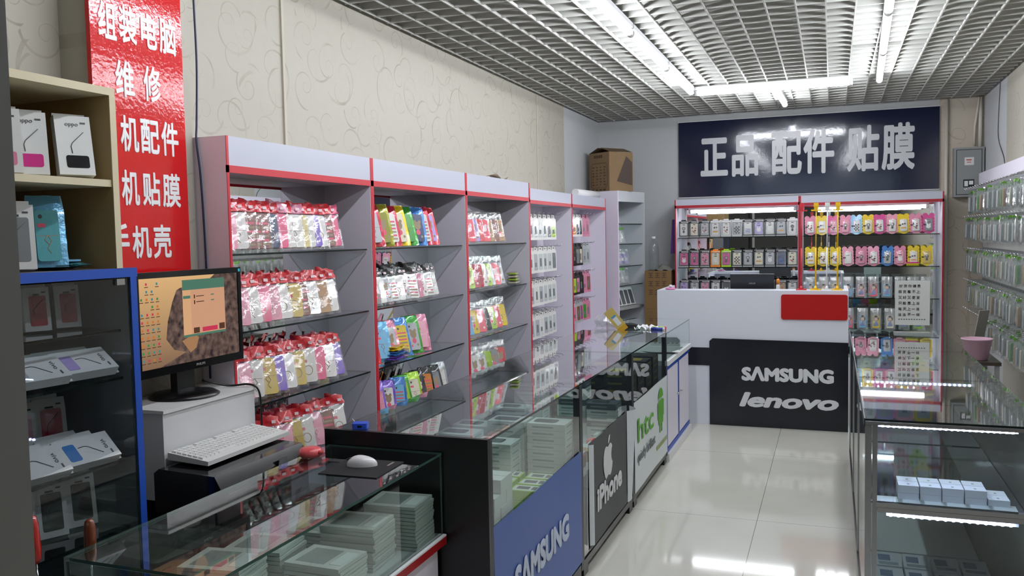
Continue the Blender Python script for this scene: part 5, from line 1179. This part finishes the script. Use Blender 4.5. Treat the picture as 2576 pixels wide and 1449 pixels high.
MB().box(D-0.052, D-0.045, 0.03, W-0.03, BSH[0]-0.006, BSH[0]-0.001).build('shelf_trim', P('sparkle_trim', '#e6e6ea', 0.15, metal=0.8, bmp=(300, 1.0, 0.004)), t)
s_ = thing('shelf_box', 'open pale wooden shelf box standing on top of the blue edged cabinet', 'shelf', (-2.36, 1.12, BZ+0.001)); D2 = 0.41; W2 = 0.825
MB().box(0, D2, 0, W2, 0.498, 0.520).build('top_board', M_wooden, s_); MB().box(0.012, D2-0.004, 0.02, W2-0.022, 0.236, 0.256).build('shelf', M_wooden, s_)
MB().box(0, D2, W2-0.022, W2, 0, 0.498).build('side_board', M_wood, s_); MB().box(0, D2, 0, 0.02, 0, 0.498).build('side_board', M_wood, s_)
MB().box(0, 0.010, 0.02, W2-0.022, 0, 0.498).build('back_board', P('brown_back', '#6e5632', 0.7), s_)
MB().box(D2, D2+0.002, W2-0.022, W2, 0, 0.498).build('edge_band', M_wooden, s_)
# phone boxes
def phone_box(win, brand=None, opened=True):
    def mk():
        o = thing('phone_box', '', 'phone box'); w__, h__, d__ = 0.094, 0.172, 0.030
        MB().box(-w__/2, w__/2, -d__/2, d__/2, 0, h__).box(-w__/2+0.004, w__/2-0.004, d__/2-0.004, d__/2, h__, h__+0.014).build('carton', P('box_bright_white', '#e1e2e0', 0.25, coat=0.5), o)
        f = -d__/2-0.0008
        MB().prism(rrect(0.060, 0.036 if brand else 0.118, 0.006, 3, 0.004, 0.020), f, -d__/2+0.001, 0, 'xzy').build('window', P('win_'+win.replace(' ', '_'), PAL[win], 0.12, coat=0.8), o)
        t = MB()
        t.tube([(0.026, f, 0.125), (-0.006, f, 0.092), (-0.010, f, 0.082), (-0.008, f, 0.062)], 0.0011, 5)
        if brand: letter(t, brand, (-0.020, f, 0.138), (1, 0, 0), (0, 0, 1), 0.034, None, depth=0.0004)
        else: t.box(-0.012, 0.012, f, f+0.0006, 0.140, 0.146)
        t.box(0.020, 0.034, f, f+0.0006, 0.149, 0.154)
        t.build('lettering', P('print_grey', '#4a4c50', 0.5), o)
        return o
    return mk
def fan(items, y0, dy, x, z, lean, yaw, names, group, brand=None, tilt=0.0, scale=1.0):
    for i, win in enumerate(items):
        Kit.place(('pb', win, brand), phone_box(win, brand), names % ORD[i+1], (x, y0+i*dy, z), (-lean, tilt, PI/2+yaw), group).scale = (scale,)*3
fan(['magenta', 'magenta', 'rose', 'magenta'], 1.47, 0.080, -2.02, BZ+0.260, 0.18, -0.55, 'white box with pink window on upper wooden shelf, %s from near side', 'branded boxes in the wooden shelf box', 'oppo')
Kit.place(('pb', 'black', 'oppo'), phone_box('black', 'oppo'), 'white box with black window and printed brand nearest the wooden side board', (-1.995, 1.840, BZ+0.2645), (-0.22, 0, PI/2-0.45), 'branded boxes in the wooden shelf box')
Kit.place(('pb', 'grey', None), phone_box('grey'), 'white box with tall black window standing on the cabinet top under the wooden shelf', (-2.02, 1.655, BZ+0.008), (-0.12, 0, PI/2-0.5), 'boxes under the wooden shelf')
Kit.place(('pb', 'black', None), phone_box('black'), 'white box with black window at the near end under the wooden shelf', (-2.03, 1.53, BZ+0.008), (-0.12, 0, PI/2-0.5), 'boxes under the wooden shelf')
Kit.place(('foil', 'sky blue', 'teal', 9), make_foil('sky blue', 'teal', 1, 9), 'blue bag standing under the wooden shelf beside a white box', (-2.04, 1.775, BZ+0.010), (-0.20, 0, PI/2-0.5), 'blue bags under the wooden shelf')
Kit.place(('foil', 'sky blue', 'teal', 8), make_foil('teal', 'sky blue', 1, 8), 'blue bag lying flat on the cabinet top under the wooden shelf', (-2.01, 1.835, BZ+0.014), (-PI/2, 0, PI/2-0.2), 'blue bags under the wooden shelf')
fan(['crimson', 'crimson', 'crimson'], 1.715, 0.105, -2.15, BSH[0]+0.006, 0.16, -0.45, 'white box with dark red window on the top glass shelf, %s from near side', 'boxes on the top glass shelf', scale=0.74)
def laid(win, brand, y, x, z, lean, yaw, label, group):
    """a phone box on its long side, leaning back"""
    R = Euler((0, 0, PI/2+yaw)).to_matrix() @ Euler((-lean, 0, 0)).to_matrix() @ Euler((0, PI/2, 0)).to_matrix()
    Kit.place(('pb', win, brand), phone_box(win, brand), label, (x, y, z), tuple(R.to_euler()), group)
for i, y in enumerate((1.60, 1.765)):
    for k in range(2):
        laid(('silver', 'lavender')[i], 'vivo', y-0.004*k, -2.030-0.059*k, BSH[1]+0.053, 0.95, -0.10, 'white box lying tilted on second glass shelf, %s from near side, %s' % (ORD[i+1], ('front', 'behind')[k]), 'tilted boxes on the second glass shelf')
fan(['rose', 'rose', 'crimson'], 1.72, 0.105, -2.25, BSH[2]+0.006, 0.14, -0.40, 'rear white box with pink window on third glass shelf, %s from near side', 'rear boxes on the third glass shelf')
for i, y in enumerate((1.575, 1.745)):
    for k in range(3):
        laid('blue' if (i, k) == (1, 0) else 'silver', 'vivo', y-0.010*k, -2.016-0.051*k, BSH[2]+0.053, 0.85, -0.12, 'white box in tilted pile on third glass shelf, %s pile from near side, %s layer' % (ORD[i+1], ORD[k+1]), 'tilted boxes on the third glass shelf')
fan(['silver', 'black', 'black'], 1.70, 0.105, -2.12, BSH[3]+0.006, 0.18, -0.45, 'white box with dark window on the lowest glass shelf, %s from near side', 'boxes on the lowest glass shelf', scale=0.92)
# aluminium door stile at the very left
t = thing('door_1', 'grey aluminium door stile standing at the left edge of the view', 'door', (-1.483, 1.180, 0), (0, 0, -0.60)); t['kind'] = 'structure'
del t['category']
MB().box(-0.024, 0.024, -0.03, 0.03, 0.0, 2.88).build('stile', P('stile_grey', '#a5a4a2', 0.4, metal=0.35), t)
MB().box(-0.080, -0.025, -0.025, 0.025, 0.0, 2.88).build('glazing_bead', M_blackp, t)
MB().box(-0.030, 0.0, -0.036, -0.0301, 1.115, 1.205).build('lock_plate', M_alu, t); MB().box(-0.022, -0.008, -0.042, -0.036, 1.135, 1.180).build('latch', M_blackg, t)
# stool with screwdrivers beside the counter
t = thing('stool', 'small dark stool between the glass cabinet and the foreground counter', 'stool', (-1.845, 1.50, 0))
MB().box(-0.09, 0.09, -0.10, 0.19, 0.69, 0.715).build('seat', M_black, t)
for xx in (-0.08, 0.06):
    for yy in (-0.09, 0.16): MB().box(xx, xx+0.02, yy, yy+0.02, 0, 0.69).build('leg', M_black, t)
c = thing('tool_cup', 'dark plastic cup holding screwdrivers on the small stool', 'cup', (-1.793, 1.462, 0.7155))
MB().lathe([(0.036, 0.0), (0.044, 0.11), (0.046, 0.11), (0.042, 0.112), (0.034, 0.006), (0.001, 0.005)], n=20).build('cup', P('cup_grey', '#4a4448', 0.3), c)
def driver(label, loc, rot, mm, ln=0.12):
    s = thing('screwdriver', label, 'screwdriver', loc, rot)
    MB().tube([(0, 0, 0), (0, 0, ln+0.01)], 0.003, 8).build('shaft', M_chrome, s)
    MB().lathe([(0.006, ln), (0.013, ln+0.010), (0.015, ln+0.040), (0.014, ln+0.095), (0.011, ln+0.112), (0.004, ln+0.118)], n=14).build('handle', mm, s)
driver('screwdriver with a red handle in the tool cup', (-1.770, 1.470, 0.7225), (0.0, -0.075, 0), P('handle_red', '#c01f16', 0.2, coat=0.5), 0.17)
driver('screwdriver with a brown orange handle standing behind the corner of the foreground counter', (-1.772, 1.62, 0.7165), (0.0, 0.0, 0), P('handle_brown', '#7a3a20', 0.3, coat=0.4))
wgt = thing('phone_stand', 'small white plastic holder beside the red screwdriver', 'holder', (-1.816, 1.462, 0.7225), (0, 0.0, -0.6))
MB().prism(rrect(0.030, 0.29, 0.012, 4), -0.007, 0.007, 0, 'xzy').build('body', M_whitep, wgt); MB().box(-0.007, 0.007, -0.0078, -0.0065, 0.21, 0.255).build('slot', M_blackp, wgt)
